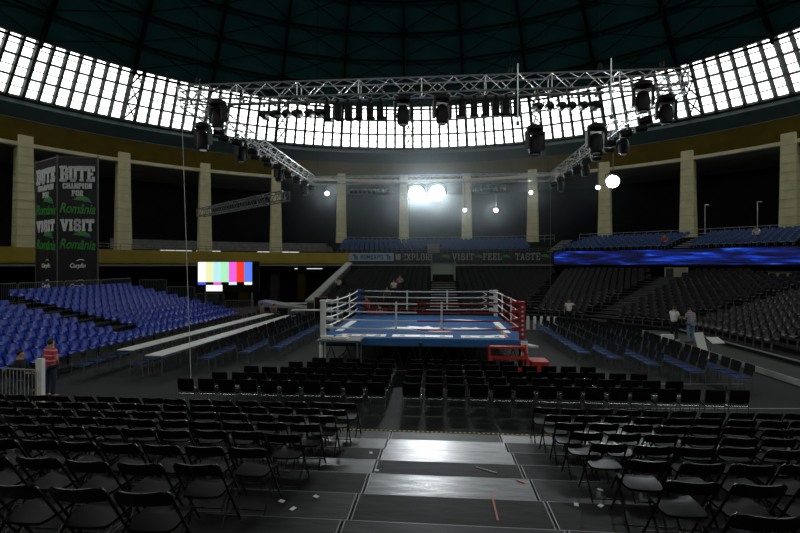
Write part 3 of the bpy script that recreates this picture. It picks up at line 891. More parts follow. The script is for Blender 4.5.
# bowed back panel with rounded upper corners
mb = MB(); nx = 8; vs = []
for side in (0, -.016):
    for (z, w) in ((.665, .200), (.68, .212), (.73, .216), (.77, .210), (.795, .19), (.808, .165)):
        yb = -.045 - .205*(z - .44)/.335
        for i in range(nx + 1):
            u = -1 + 2*i/nx
            vs.append((u*w, yb - .035*(1 - u*u) + side, z))
row = nx + 1; m = 6; fs = []
for k in range(m - 1):
    for i in range(nx):
        a = k*row+i; fs.append((a, a+row, a+row+1, a+1)); a += m*row; fs.append((a, a+1, a+row+1, a+row))
for i in range(nx):
    fs.append((i, i+1, m*row+i+1, m*row+i)); a = (m-1)*row+i; fs.append((a, m*row+a, m*row+a+1, a+1))
for k in range(m - 1):
    a = k*row; fs.append((a, m*row+a, m*row+a+row, a+row)); a += nx; fs.append((a, a+row, m*row+a+row, m*row+a))
mb.add(vs, fs); mb.build('backrest', 'chair_black', fc, smooth=True)
MB().tube((-.22, .19, .09), (.22, .19, .09), .009, 5).build('stretcher', 'chair_black', fc)
MB().tube((-.195, -.19, .06), (.195, -.19, .06), .009, 5).build('stretcher', 'chair_black', fc)
K_FOLD = Kind(fc)
for k in range(9):
    z = tread_z(k) + .014
    for side, start, sg in (('banner', -2.06 - .03*k + (.20, .19, .17, .14, .12, .05, -.06, 0, 0)[k], -1), ('LED-board', 2.12 + (0, 0, 0, 0, .03, .12, .10, .16, .25)[k], 1)):
        yf = TYS[k] - ((.5, .5, .5, .5, .47, .40, .34, .34, .34)[k] if sg > 0 else (.52, .52, .51, .48, .44, .42, .36, .36, .36)[k])
        for j in range(22):
            x = start + sg * j * (.545 if k >= 6 else .515)
            if not seen(x, yf, z + .6, 60): continue
            if x < -10 or x > 8.0: continue
            K_FOLD.put((x, yf + random.uniform(-.03, .03), z), random.uniform(-.06, .06),
                       'black folding chair, %s from aisle, %s row back from taped edge, %s side' % (nth(j+1), nth(k+1), side), 'folding chairs on the foreground platform')

# ------------------------------------------------------------------ stacking chairs on the arena floor
def stack_chair(name, seat_m, back_m, leg_m, sub):
    root = thing(name, 'chair', 'stacking chair')
    MB().shell([(.22, .43, .215), (.20, .455, .225), (0, .455, .23), (-.17, .445, .225), (-.21, .44, .21)], .01, .045, 4).build('seat', seat_m, root, smooth=True)
    MB().shell([(-.215, .50, .215), (-.235, .56, .228), (-.26, .72, .23), (-.275, .82, .222), (-.28, .84, .205)], .02, .03, 4).build('backrest', back_m, root, smooth=True)
    for s in (-1, 1):
        MB().tube((s*.225, .20, .44), (s*.235, .24, 0), .0115, 6).build('leg', leg_m, root, smooth=True)
        MB().path([(s*.235, -.25, 0), (s*.228, -.205, .44), (s*.226, -.25, .66)], .0125, 6).build('leg', leg_m, root, smooth=True)
    MB().tube((-.225, .2, .42), (.225, .2, .42), .01, 5).tube((-.225, -.2, .42), (.225, -.2, .42), .01, 5).tube((-.225, -.2, .42), (-.225, .2, .42), .01, 5).tube((.225, -.2, .42), (.225, .2, .42), .01, 5).build('seat_frame', leg_m, root)
    return Kind(root)
K_BLK = stack_chair('stacking_chair', 'stack_black', 'stack_black', 'chrome', 'black')
K_BLUS = stack_chair('stacking_chair', 'stack_blue', 'stack_black', 'steel', 'blue')
K_GRY = stack_chair('stacking_chair', 'stack_blue', 'stack_grey', 'steel', 'grey')
rows = ((12.05, -6.75, 7.35), (12.84, -6.2, 6.2), (13.62, -5.55, 5.6), (14.38, -4.8, 4.75), (15.02, -3.9, 2.2))
for k, (y, xl, xr) in enumerate(rows):
    j = 0; x = -1.62
    while x > xl - .1:
        j += 1
        K_BLK.put((x, y + random.uniform(-.03, .03), 0), random.uniform(-.05, .05), 'black stacking chair, %s from middle gap, %s row off the platform, banner side' % (nth(j), nth(k+1)), 'black chairs in front of the ring')
        x -= .575
    j = 0; x = -.68
    while x < xr + .1:
        j += 1
        K_BLK.put((x, y + random.uniform(-.03, .03), 0), random.uniform(-.05, .05), 'black stacking chair, %s from middle gap, %s row off the platform, LED-board side' % (nth(j), nth(k+1)), 'black chairs in front of the ring')
        x += .575
# LED-board side floor rows, facing the ring
for k, (x, y0) in enumerate(((5.75, 18.6), (6.6, 17.7), (7.5, 16.7), (8.4, 15.7), (9.3, 14.9))):
    j = 0; y = y0
    while y < 27.0:
        j += 1
        K_BLUS.put((x + random.uniform(-.03, .03), y, 0), PI/2 + random.uniform(-.05, .05), 'blue-seated black chair, %s from near end, %s row from ring, LED-board side' % (nth(j), nth(k+1)), 'chairs between the ring and the LED-board stand')
        y += .58
# banner side floor rows
for k, (x, y0) in enumerate(((-6.75, 18.7), (-7.7, 17.6), (-8.65, 16.4))):
    j = 0; y = y0
    while y < 28.6:
        j += 1
        K_BLUS.put((x + random.uniform(-.03, .03), y, 0), -PI/2 + random.uniform(-.05, .05), 'blue-seated black chair, %s from near end, %s row from ring, press-table side' % (nth(j), nth(k+1)), 'chairs between the ring and the press tables')
        y += .58
for x, y0, y1, where in ((-12.35, 14.9, 28.8, 'behind the press tables farther from the ring'), (-10.5, 15.3, 27.8, 'behind the press tables nearer the ring')):
    j = 0; y = y0
    while y < y1:
        j += 1
        K_GRY.put((x + .055*(y - y0), y, 0), -PI/2 + random.uniform(-.06, .06), 'charcoal chair %s, %s from near end' % (where, nth(j)), 'chairs at the press tables')
        y += .62

# press tables
tb = thing('press_table', 'table', 'table')
MB().box((0, 0, .735), (.62, 1.82, .03)).build('tabletop', 'white', tb)
for sx in (-1, 1):
    for sy in (-1, 1): MB().tube((sx*.26, sy*.8, .72), (sx*.26, sy*.8, 0), .018, 6).build('leg', 'steel', tb)
MB().tube((-.26, -.8, .65), (-.26, .8, .65), .012, 5).tube((.26, -.8, .65), (.26, .8, .65), .012, 5).build('frame', 'steel', tb)
K_TAB = Kind(tb)
for row_, x, y0, n in (('farther from the ring', -11.55, 16.9, 7), ('nearer the ring', -9.85, 16.0, 7)):
    for j in range(n):
        K_TAB.put((x + j*.10, y0 + j*1.83, 0), -.055, 'white-topped press table, %s from the near end of the line %s' % (nth(j+1), row_), 'white press tables')

# ------------------------------------------------------------------ boxing ring
XL, XR, YF, YB, CZ = -4.22, 2.98, 16.5, 23.9, 1.25
ringo = thing('boxing_ring', 'blue canvas boxing ring with white and red ropes', 'boxing ring', (0, 0, 0))
ox = .13
cx_, cy_ = (XL+XR)/2, (YF+YB)/2
cv = MB().box((cx_, cy_, CZ - .03), (XR-XL+2*ox, YB-YF+2*ox, .06)).build('canvas', 'ring_blue', ringo)
def mark(poly, m, name='marking', z=.004):
    MB().prism([(x, y) for x, y in poly], CZ, CZ + z).build(name, m, cv)
def wing(cx, cy, s, sx=1):
    pts = [(-1.2,.0),(-.6,.25),(-.9,.45),(-.2,.4),(-.3,.75),(.3,.5),(.5,.8),(.7,.35),(1.3,.3),(.8,.1),(1.2,-.2),(.5,-.15),(.2,-.5),(-.1,-.15),(-.8,-.35),(-.6,-.08)]
    mark([(cx + sx*a*s, cy + b*s) for a, b in pts][::int(sx)], 'ring_white')
wing(-1.0, 18.9, 1.15); wing(1.2, 18.9, .8, 1)
mark([(1.4,16.9),(2.6,17.25),(2.4,17.5),(1.6,17.2)], 'ring_white'); mark([(-3.9,17.0),(-2.7,16.95),(-2.6,17.15),(-3.6,17.3)], 'ring_white')
mark([(.3,22.2),(2.0,21.6),(2.2,21.9),(1.0,22.2),(1.7,22.5)], 'ring_white')
mark([(-.4,18.1),(.5,18.1),(.6,18.35),(-.3,18.35)], 'red_paint')
for x0, x1, cl in ((-3.6, -1.95, ('orange', 'orange', 'navy')), (-1.7, .55, ('green', 'green', 'green')), (.85, 2.45, ('letter_grey', 'green', 'navy'))):
    y0, y1 = 16.75, 17.25
    mark([(x0, y0), (x1, y0), (x1, y1), (x0, y1)], 'ring_white', 'sponsor_strip', .005)
    for i, c in enumerate(cl):
        u = x0 + (x1-x0)*(i + .55)/len(cl) - .05
        mark([(u-.12, y0+.12), (u+.12, y0+.12), (u+.09, y1-.12), (u-.06, y1-.1)], c, 'sponsor_mark', .008)
for x, cl in ((XR - .45, 'ring_white'), (XL + .1, 'ring_white')):
    mark([(x, 18), (x+.3, 18), (x+.3, 22), (x, 22)], cl, 'sponsor_strip', .005)
mark([(XR-.5, 16.9), (XR-.38, 16.9), (XR-.38, 20.2), (XR-.5, 20.2)], 'orange', 'sponsor_mark', .005)
# skirt around the platform edge
e0x, e1x, e0y, e1y = XL-ox, XR+ox, YF-ox, YB+ox
mb = MB()
for (a, b) in (((e0x,e0y),(e1x,e0y)),((e1x,e0y),(e1x,e1y)),((e1x,e1y),(e0x,e1y)),((e0x,e1y),(e0x,e0y))):
    c = ((a[0]+b[0])/2, (a[1]+b[1])/2, CZ - .13); L = math.hypot(b[0]-a[0], b[1]-a[1])
    R = Matrix.Rotation(math.atan2(b[1]-a[1], b[0]-a[0]), 3, 'Z'); mb.box(c, (L + .04, .04, .25), R)
mb.build('skirt', 'skirt', ringo)
# dark truss frame below
mb = MB()
for y in (YF - .3, YB + .3):
    n = 12
    mb.tube((e0x+.2, y, .12), (e1x-.2, y, .12), .03, 5).tube((e0x+.2, y, 1.0), (e1x-.2, y, 1.0), .03, 5)
    for i in range(n):
        x0 = e0x + .2 + (e1x-e0x-.4)*i/n; x1 = e0x + .2 + (e1x-e0x-.4)*(i+.5)/n; x2 = e0x + .2 + (e1x-e0x-.4)*(i+1)/n
        mb.tube((x0, y, .12), (x1, y, 1.0), .02, 4).tube((x1, y, 1.0), (x2, y, .12), .02, 4)
for x in (e0x + .3, cx_, e1x - .3): mb.tube((x, YF-.3, 1.0), (x, YB+.3, 1.0), .05, 5).tube((x, YF-.3, .12), (x, YB+.3, .12), .03, 5)
mb.build('support_frame', 'lamp_grey', ringo)
for x in (e0x + .25, cx_, e1x - .25):
    for y in (YF - .3, YB + .3): MB().tube((x, y, 0), (x, y, 1.15), .05, 6).build('support_leg', 'lamp_grey', ringo)
posts = {'FL': (XL, YF, 'ring_white'), 'FR': (XR, YF, 'ring_red'), 'BL': (XL, YB, 'ring_pad_blue'), 'BR': (XR, YB, 'ring_white')}
for key, (x, y, m_) in posts.items():
    p = MB().tube((x, y, 0 if key[0] == 'F' else CZ), (x, y, 2.56), .11, 10).build('corner_post', m_, ringo, smooth=True)
    MB().box((x, y, 2.58), (.22, .22, .05)).build('post_cap', m_, p)
    if key == 'FR':
        for i in range(7): MB().box((x, y - .108, CZ + .2 + i*.16), (.07, .012, .06)).build('emblem', 'ring_white', p)
    dx, dy = (1 if x == XL else -1), (1 if y == YF else -1)
    for i in range(4):
        z = CZ + .35 + i*.31
        MB().box((x + dx*.2, y + dy*.2, z), (.12, .30, .15), Matrix.Rotation(PI/4*dx*dy, 3, 'Z')).build('turnbuckle_pad', m_, p)
def rope(a, b, z, m_, sag=.03, f0=0, f1=1):
    pts = []
    for i in range(9):
        u = f0 + (f1-f0)*i/8; pts.append((a[0]+(b[0]-a[0])*u, a[1]+(b[1]-a[1])*u, z - sag*4*u*(1-u)))
    MB().path(pts, .028, 6).build('rope', m_, ringo, smooth=True)
for i in range(4):
    z = CZ + .35 + i*.31; pa = .16
    rope((XL+pa, YF), (XR-pa, YF), z, 'ring_white', .05, 0, .48); rope((XL+pa, YF), (XR-pa, YF), z, 'ring_red', .05, .48, 1)
    rope((XL, YF+pa), (XL, YB-pa), z, 'ring_white', .10); rope((XR, YF+pa), (XR, YB-pa), z, 'ring_red', .03, 0, .62); rope((XR, YF+pa), (XR, YB-pa), z, 'ring_white', .03, .62, 1)
    rope((XL+pa, YB), (XR-pa, YB), z, 'ring_red' if i < 2 else 'ring_white', .04, 0, .5); rope((XL+pa, YB), (XR-pa, YB), z, 'ring_white', .04, .5, 1)
for x, y in ((XL + 2.7, YF), (XL + 4.35, YF), (XL + 2.6, YB), (XL + 4.7, YB)):
    MB().box((x, y, CZ + .80), (.07, .05, 1.02)).build('rope_spacer', 'ring_white', ringo)
for y in (YF + 2.4, YF + 5):
    MB().box((XL, y, CZ + .80), (.05, .07, 1.02)).build('rope_spacer', 'ring_white', ringo)
    MB().box((XR, y, CZ + .80), (.05, .07, 1.02)).build('rope_spacer', 'ring_white', ringo)
mb = MB()     # white lacing at the back white corner
for i in range(3):
    z = CZ + .35 + i*.31; mb.tube((XR - .75, YB, z), (XR - .45, YB, z + .15), .022, 5).tube((XR - .45, YB, z + .15), (XR - .75, YB, z + .31), .022, 5)
mb.build('rope_lacing', 'ring_white', ringo)

# red ring steps, neutral corner shelf, sign
st = thing('ring_steps', 'red steps at the red corner of the ring', 'steps', (2.95, 15.82, 0))
for i, (z, y) in enumerate(((.40, -.30), (.74, -.05), (1.06, .20))): MB().box((-.55, y, z), (1.2, .26, .07)).build('tread', 'red_paint', st)
for x in (-1.17, .07): MB().path([(x, -.42, 0), (x, -.42, .40), (x, -.1, .78), (x, .3, 1.1), (x, .3, 0)], .04, 6).build('side_frame', 'red_paint', st)
bx = thing('ring_box', 'solid red box step beside the red corner steps', 'step', (3.5, 15.75, 0))
MB().box((-.1, .1, .32), (.55, .7, .64)).build('body', 'red_paint', bx); MB().box((-.1, .1, .655), (.59, .74, .03)).build('lid', 'red_paint', bx)
sg = thing('placard', 'small white placard on the red corner post', 'placard', (XR + .02, YF - .32, 0))
MB().box((0, 0, .95), (.24, .03, .60)).build('board', 'paper', sg); MB().box((0, .0, .33), (.08, .03, .66)).build('leg', 'ring_white', sg)
MB().box((.04, -.02, .85), (.05, .01, .08)).build('emblem', 'navy', sg)
pd = tag(MB().prism([(0, 0), (.32, 0), (0, .5)], 0, .06).build('corner_flap', 'ring_white', loc=(XR + .16, YF - .45, CZ - .2)), 'white triangular flap at the red corner of the canvas', 'flap')
sh = thing('corner_shelf', 'grey steel shelf table at the white corner of the ring', 'table', (-3.4, 15.75, 0))
MB().box((0, 0, 1.29), (1.5, .85, .07)).build('tabletop', 'steel', sh)
for x in (-.65, .65):
    for y in (-.36, .36): MB().tube((x, y, 0), (x, y, 1.26), .035, 6).build('leg', 'ring_white' if x < 0 else 'steel', sh)
for i, (x, y, r) in enumerate(((-3.88, 15.75, .2), (-3.36, 15.67, -.1))):
    tag(MB().box((0, 0, .04), (.44, .34, .08)).build('paper_stack', 'paper', loc=(x, y, 1.326), rotz=r), ('white paper stack on the corner shelf by the white post', 'white paper stack on the corner shelf, nearer the ring middle')[i], 'papers')
red_b = tag(MB().box((0, 0, .16), (1.0, .03, .32)).build('ring_banner', 'red_paint', loc=(-3.25, YB + .2, CZ + .02)), 'red banner with white lettering beside the blue corner', 'banner')
lettering('WIN', .7, .2, Matrix.Translation((0, -.02, .16)) @ Matrix.Rotation(PI/2, 4, 'X'), 'ring_white', red_b, serif=False)
# white bollards beyond the ring
for i in range(5):
    p = ground((528 + i*6.2 - 400)/455*27.5, 27.5 - i*.1)
    o = thing('bollard', 'white bollard beyond the red corner, %s from the ring' % nth(i+1), 'bollard', p, 0, 'white bollards beyond the ring')
    MB().lathe([(.09, .02), (.09, .75), (.06, .82)], n=8).build('body', 'ring_white', o); MB().lathe([(.16, 0), (.16, .03)], n=10).build('base', 'steel', o)

# ------------------------------------------------------------------ lighting rig
TX0, TX1, TY0, TY1, TZc = -7.85, 6.9, 13.4, 27.7, 9.12
def truss(label, p, q, s=.5, name='lighting_truss', bay=None, m='metal'):
    p, q = Vector(p), Vector(q); d = q - p; L = d.length; d /= L
    root = thing(name, label, 'truss', p)
    up = Vector((0, 0, 1)); side = d.cross(up).normalized(); up = side.cross(d).normalized(); h = s/2
    C = [side*h + up*h, -side*h + up*h, -side*h - up*h, side*h - up*h]
    for c in C: MB().tube(c, d*L + c, .026, 6).build('chord', m, root)
    n = max(2, int(round(L / (bay or s*1.05)))); mb = MB()
    for i in range(n):
        a, b = d*(L*i/n), d*(L*(i+1)/n); fl = i % 2
        for k in range(4):
            c0, c1 = C[k], C[(k+1) % 4]
            mb.tube(a + (c0 if fl else c1), b + (c1 if fl else c0), .014, 4, caps=False)
            if i % 4 == 0: mb.tube(a + c0, a + c1, .016, 4, caps=False)
    for k in range(4): mb.tube(d*L + C[k], d*L + C[(k+1) % 4], .016, 4, caps=False)
    mb.build('lacing', m, root)
    return root
truss('silver box truss across the front of the rig nearest the camera', (TX0, TY0, TZc), (TX1, TY0, TZc), .44)
truss('silver box truss across the back of the rig carrying the bright floodlights', (TX0, TY1, TZc), (TX1, TY1, TZc), .44)
truss('silver box truss along the rig on the banner side', (TX0 + .02, TY0 + .3, TZc), (TX0 + .02, TY1 - .3, TZc), .5)
truss('silver box truss along the rig on the LED-board side', (TX1, TY0 + .3, TZc), (TX1, TY1 - .3, TZc), .5)
truss('grey box truss hung lower outside the rig on the banner side', (-14.1, 26.0, 7.0), (-6.9, 20.2, 7.05), .42, m='steel')
def cable(label, p, q, r=.012, m='steel', name='cable', base=False):
    root = thing(name, label, 'cable', (q[0], q[1], q[2]))
    MB().tube((p[0]-q[0], p[1]-q[1], p[2]-q[2]), (0, 0, 0), r, 5).build('line', m, root)
    MB().lathe([(.035, -.06), (.045, 0), (.035, .06)], c=(0, 0, p[2]-q[2]), n=8).build('clamp', 'steel', root)
    if base: MB().lathe([(.16, 0), (.14, .12), (.05, .2), (.03, .3)], n=10).build('weight', 'gold', root)
    return root
cable('thin white line down from the rig to a yellow weight by the press tables', (-7.9, 13.45, 8.9), (-7.55, 13.4, 0), .008, 'white', base=True)
cable('thin line hanging behind the red corner of the ring', (6.6, 27.4, 8.9), (6.62, 27.6, 0.0), .012, 'steel')
for lab, x, y in (('front banner-side', TX0+.5, TY0), ('front LED-board-side', TX1-.6, TY0), ('back banner-side', TX0+.4, TY1), ('back LED-board-side', TX1-.4, TY1), ('front middle', 2.1, TY0), ('front inner LED-board-side', 4.6, TY0)):
    r = math.hypot(x - CX, y - CY)
    root = thing('chain_hoist', 'chain hoist and chain lifting the %s of the rig' % lab, 'hoist', (x, y, TZc + .3))
    MB().lathe([(.03, 0), (.06, .04), (.06, .2), (.03, .26)], n=8).build('motor', 'lamp_body', root)
    MB().tube((0, 0, .4), (0, 0, dome_z(r) - 2.2 - TZc - .3), .012, 4).build('chain', 'rib', root)
def pole(label, x, y, z0, z1):
    root = thing('rig_pole', label, 'pole', (x, y, z0))
    MB().tube((0, 0, 0), (0, 0, z1 - z0), .02, 6).build('tube', 'metal', root); MB().lathe([(.05, -.05), (.05, .05)], c=(0, 0, .0), n=8).build('end_cap', 'steel', root)
pole('silver upright at the middle of the front truss', 2.25, TY0 - .3, 7.9, 9.6)
pole('silver upright through the front truss near the LED-board end', 4.8, TY0 - .3, 8.0, 9.65)

# lamps
def par_can(m_body='lamp_grey', m_lens='lens_off'):
    root = thing('par_can', 'lamp', 'stage light')
    R = Matrix.Rotation(PI/2 - .25, 3, 'X')
    b_ = MB().lathe([(.06, -.22), (.10, -.2), (.13, -.05), (.14, .16)], c=(0, 0, -.3), n=12, R=R).build('can', m_body, root, smooth=True)
    MB().lathe([(.125, .155), (.125, .175)], c=(0, 0, -.3), n=12, R=R).build('lens', m_lens, root)
    MB().path([(-.16, 0, -.3), (-.16, 0, -.1), (0, 0, -.04), (.16, 0, -.1), (.16, 0, -.3)], .012, 5).build('yoke', 'lamp_body', root)
    MB().box((0, 0, -.02), (.06, .06, .1)).build('clamp', 'steel', root)
    return Kind(root)
def scanner():
    root = thing('scan_light', 'lamp', 'stage light')
    MB().lathe([(.09, -.56), (.115, -.53), (.10, -.36), (.11, -.34), (.11, -.12), (.08, -.08)], n=10).build('body', 'lamp_body', root, smooth=True)
    MB().box((.03, .05, -.52), (.22, .16, .08)).build('mirror_head', 'lamp_body', root)
    MB().box((0, 0, -.02), (.08, .08, .14)).build('clamp', 'lamp_body', root)
    return Kind(root)
def mover():
    root = thing('moving_head_light', 'lamp', 'stage light')
    MB().lathe([(.16, 0), (.24, -.03), (.25, -.14), (.18, -.20)][::-1], n=12).build('base', 'lamp_body', root, smooth=True)
    MB().box((-.24, 0, -.42), (.07, .2, .5)).box((.24, 0, -.42), (.07, .2, .5)).box((0, 0, -.21), (.5, .22, .06)).build('yoke', 'lamp_body', root)
    h_ = MB().lathe([(.10, -.86), (.17, -.82), (.19, -.6), (.16, -.38), (.1, -.3)], n=12, c=(0, 0, .02)).build('head', 'lamp_body', root, smooth=True)
    MB().lathe([(.11, -.88), (.11, -.855)], n=12, c=(0, 0, .02)).build('lens', 'lens_off', root)
    return Kind(root)
K_PAR, K_SCAN, K_MOV = par_can(), scanner(), mover()
def X_at(px, Y):          # sideways position on the front or back truss of a lamp
    t = (px - 400)/455; a = YAW     # ray direction
    dx, dy = t*CA - SA, t*SA + CA
    return dx / dy * Y
BZ = TZc - .34
def batten(label, x0, x1, y, z):
    root = thing('lamp_bar', label, 'lamp bar', (x0, y, z))
    MB().tube((0, 0, 0), (x1-x0, 0, 0), .03, 6).build('pipe', 'steel', root)
    mb = MB()
    for u in (.1, .5, .9): mb.tube(((x1-x0)*u, 0, 0), ((x1-x0)*u, 0, .22), .02, 5)
    mb.build('hanger', 'steel', root)
batten('lamp bar under the front truss on the banner side', X_at(228, TY0), X_at(388, TY0), TY0, BZ)
batten('lamp bar under the middle of the front truss', X_at(434, TY0), X_at(524, TY0), TY0, BZ)
batten('lamp bar under the front truss on the LED-board side', X_at(530, TY0), X_at(604, TY0), TY0, BZ)
for i, px in enumerate((264, 275, 286, 297, 309, 320)):
    K_PAR.put((X_at(px, TY0), TY0, BZ - .02), random.uniform(-.2, .2) + PI, 'round can light under the front truss, %s from the banner end of its six' % nth(i+1), 'can lights on the front truss')
for i, px in enumerate((538, 550, 562, 572, 584, 596)):
    K_PAR.put((X_at(px, TY0), TY0, BZ - .02), random.uniform(-.2, .2) + PI, 'round can light under the front truss, %s of the six nearer the LED board' % nth(i+1), 'can lights on the front truss')
for i, px in enumerate((327, 338, 348, 359, 370, 380)):
    K_SCAN.put((X_at(px, TY0), TY0, BZ - .0), random.uniform(-1, 1), 'black cylinder light, %s along the bar on the banner side of the front truss' % nth(i+1), 'cylinder lights on the front truss')
for i, px in enumerate((462, 474, 486, 496, 506, 517)):
    K_SCAN.put((X_at(px, TY0), TY0, BZ - .0), random.uniform(-1, 1), 'black cylinder light, %s along the bar under the middle of the front truss' % nth(i+1), 'cylinder lights on the front truss')
for lab, x, y, z in (('under the middle of the front truss', X_at(403, TY0), TY0, TZc - .25), ('just past the middle of the front truss', X_at(442, TY0), TY0, TZc - .25),
                     ('at the banner end of the front truss', X_at(218, TY0 - .3), TY0 - .3, TZc - .3), ('low at the banner-side corner of the rig', X_at(203, TY0 + .5), TY0 + .5, TZc - .72),
                     ('at the LED-board end of the front truss', X_at(643, TY0 - .3), TY0 - .3, TZc - .15), ('outermost at the LED-board corner of the rig', X_at(666, TY0 + .4), TY0 + .4, TZc - .3),
                     ('hung low on a bracket under the front truss', X_at(535, TY0), TY0, TZc - 1.2), ('hung low near the LED-board truss', X_at(596, TY0), TY0, TZc - 1.2)):
    K_MOV.put((x, y, z), random.uniform(-.4, .4), 'black moving-head light %s' % lab, 'moving-head lights on the rig')
    if 'low' in lab: pole('thin bracket holding the light %s' % lab, x, y, z, TZc - .2)
for sidex, lab in ((TX0, 'banner-side'), (TX1, 'LED-board-side')):
    for i in range(9):
        y = TY0 + 1.3 + i*1.45
        if i % 3 == 2: K_MOV.put((sidex, y, TZc - .25), 1.2, 'black moving-head light under the %s truss, %s lamp back' % (lab, nth(i+1)), 'moving-head lights on the rig')
        else: K_PAR.put((sidex, y, TZc - .26), -PI/2 if sidex < 0 else PI/2, 'can light under the %s truss, %s lamp back' % (lab, nth(i+1)), 'can lights on the side trusses')
        K_PAR.put((sidex + (.25 if sidex < 0 else -.25), y + .6, TZc - .26), -PI/2 if sidex < 0 else PI/2, 'can light on the inner chord of the %s truss, %s back' % (lab, nth(i+1)), 'can lights on the side trusses')
for i in range(9):
    K_PAR.put((X_at(352 + i*4.4, TY1), TY1, TZc - .4), PI, 'can light under the back truss, %s of the row beside the floodlights' % nth(i+1), 'can lights on the back truss')
    K_PAR.put((X_at(473 + i*3.8, TY1), TY1, TZc - .4), PI, 'can light under the back truss, %s of the row by the pair of low lamps' % nth(i+1), 'can lights on the back truss')

def lit_lamp(label, p, r, m_lens, watts, target, drop, spot=True, cone=100):
    root = thing('floodlight', label, 'floodlight', p)
    d = (Vector(target) - Vector(p)).normalized(); R = d.to_track_quat('Z', 'Y').to_matrix()
    MB().lathe([(r*.35, -r*1.3), (r*.8, -r*.9), (r*1.08, -.02), (r*1.08, .03)], n=16, R=R).build('housing', 'lamp_body', root, smooth=True)
    MB().lathe([(r*.98, .032), (r*.98, .045)], n=20, R=R).build('lens', m_lens, root)
    MB().path([(-r*1.2, 0, 0), (-r*1.2, 0, r*1.1), (0, 0, r*1.5), (r*1.2, 0, r*1.1), (r*1.2, 0, 0)], .02, 5).build('yoke', 'lamp_body', root)
    MB().tube((0, 0, r*1.5), (0, 0, max(r*1.5 + .05, drop)), .02, 5).build('hanger', 'steel', root)
    L = bpy.data.lights.new('floodlight_beam', 'SPOT'); L.energy = watts; L.color = (.9, .96, 1); L.spot_size = math.radians(cone); L.spot_blend = .8; L.shadow_soft_size = r
    lo = bpy.data.objects.new('floodlight_beam', L); COL.objects.link(lo); lo.parent = root
    lo.location = d * .08; lo.rotation_euler = (-d).to_track_quat('Z', 'Y').to_euler()
    return root
for lab, px in (('on the banner side of the pair under the back truss', 416.5), ('on the LED-board side of the pair under the back truss', 437)):
    lit_lamp('big blazing floodlight %s' % lab, (X_at(px, TY1), TY1 - .1, 8.25), .46, 'flood', FLOOD_W, (0, 6, 1.2), .66)
p = ground((613-400)/455*18.5, 18.5, 7.3)
lit_lamp('bright violet-white lamp hung on a rod from the LED-board truss', p, .25, 'flood', SPOT_W*2, (0, 5, 2), 1.6)
p = ground((327-400)/455*28, 28, 8.3); lit_lamp('small bright lamp by the banner-side back corner of the rig', p, .11, 'flood', SPOT_W, (0, 5, 2), .6)
p = ground((496-400)/455*27.8, 27.8, 7.25); lit_lamp('small lit lamp hung low on the back truss, farther from the floodlights', p, .10, 'flood', SPOT_W, (0, 8, 2), 1.7)
p = ground((464.8-400)/455*27.8, 27.8, 7.25); lit_lamp('small lit lamp hung low on the back truss, nearer the floodlights', p, .08, 'flood', SPOT_W*.5, (0, 8, 2), 1.7)
p = ground((531-400)/455*27.6, 27.6, 8.3); lit_lamp('small lit lamp under the back truss before a cream column', p, .10, 'flood', SPOT_W*.6, (0, 8, 2), .6)
p = ground((598-400)/455*20.5, 20.5, 7.4); lit_lamp('small lit lamp under the LED-board truss beside the violet-white one', p, .09, 'flood', SPOT_W*.5, (0, 8, 2), 1.5)

# ------------------------------------------------------------------ people
def skinned(name, chains, m, parent, sub=1):
    """chains: list of (points, radii, links) ; each chain's first point is a root"""
    vs, es, rad, roots = [], [], [], []
    for pts, edges in chains:
        n = len(vs); roots.append(n)
        vs += [tuple(p[:3]) for p in pts]; rad += [p[3] for p in pts]; es += [(a+n, b+n) for a, b in edges]
    me = bpy.data.meshes.new(name); me.from_pydata(vs, es, [])
    o = bpy.data.objects.new(name, me); COL.objects.link(o)
    md = o.modifiers.new('Skin', 'SKIN'); md.use_smooth_shade = True; md.branch_smoothing = .3
    sv = me.skin_vertices[0].data
    for i, r in enumerate(rad): sv[i].radius = (r, r) if not isinstance(r, tuple) else r
    for i in range(len(vs)): sv[i].use_root = i in roots
    s = o.modifiers.new('Sub', 'SUBSURF'); s.levels = sub; s.render_levels = sub
    dg = bpy.context.evaluated_depsgraph_get()
    mesh = bpy.data.meshes.new_from_object(o.evaluated_get(dg))
    bpy.data.objects.remove(o); bpy.data.meshes.remove(me)
    mesh.name = name; mesh.materials.clear(); mesh.materials.append(M[m])
    mesh.polygons.foreach_set('use_smooth', [True]*len(mesh.polygons))
    r_ = bpy.data.objects.new(name, mesh); COL.objects.link(r_); r_.parent = parent
    return r_

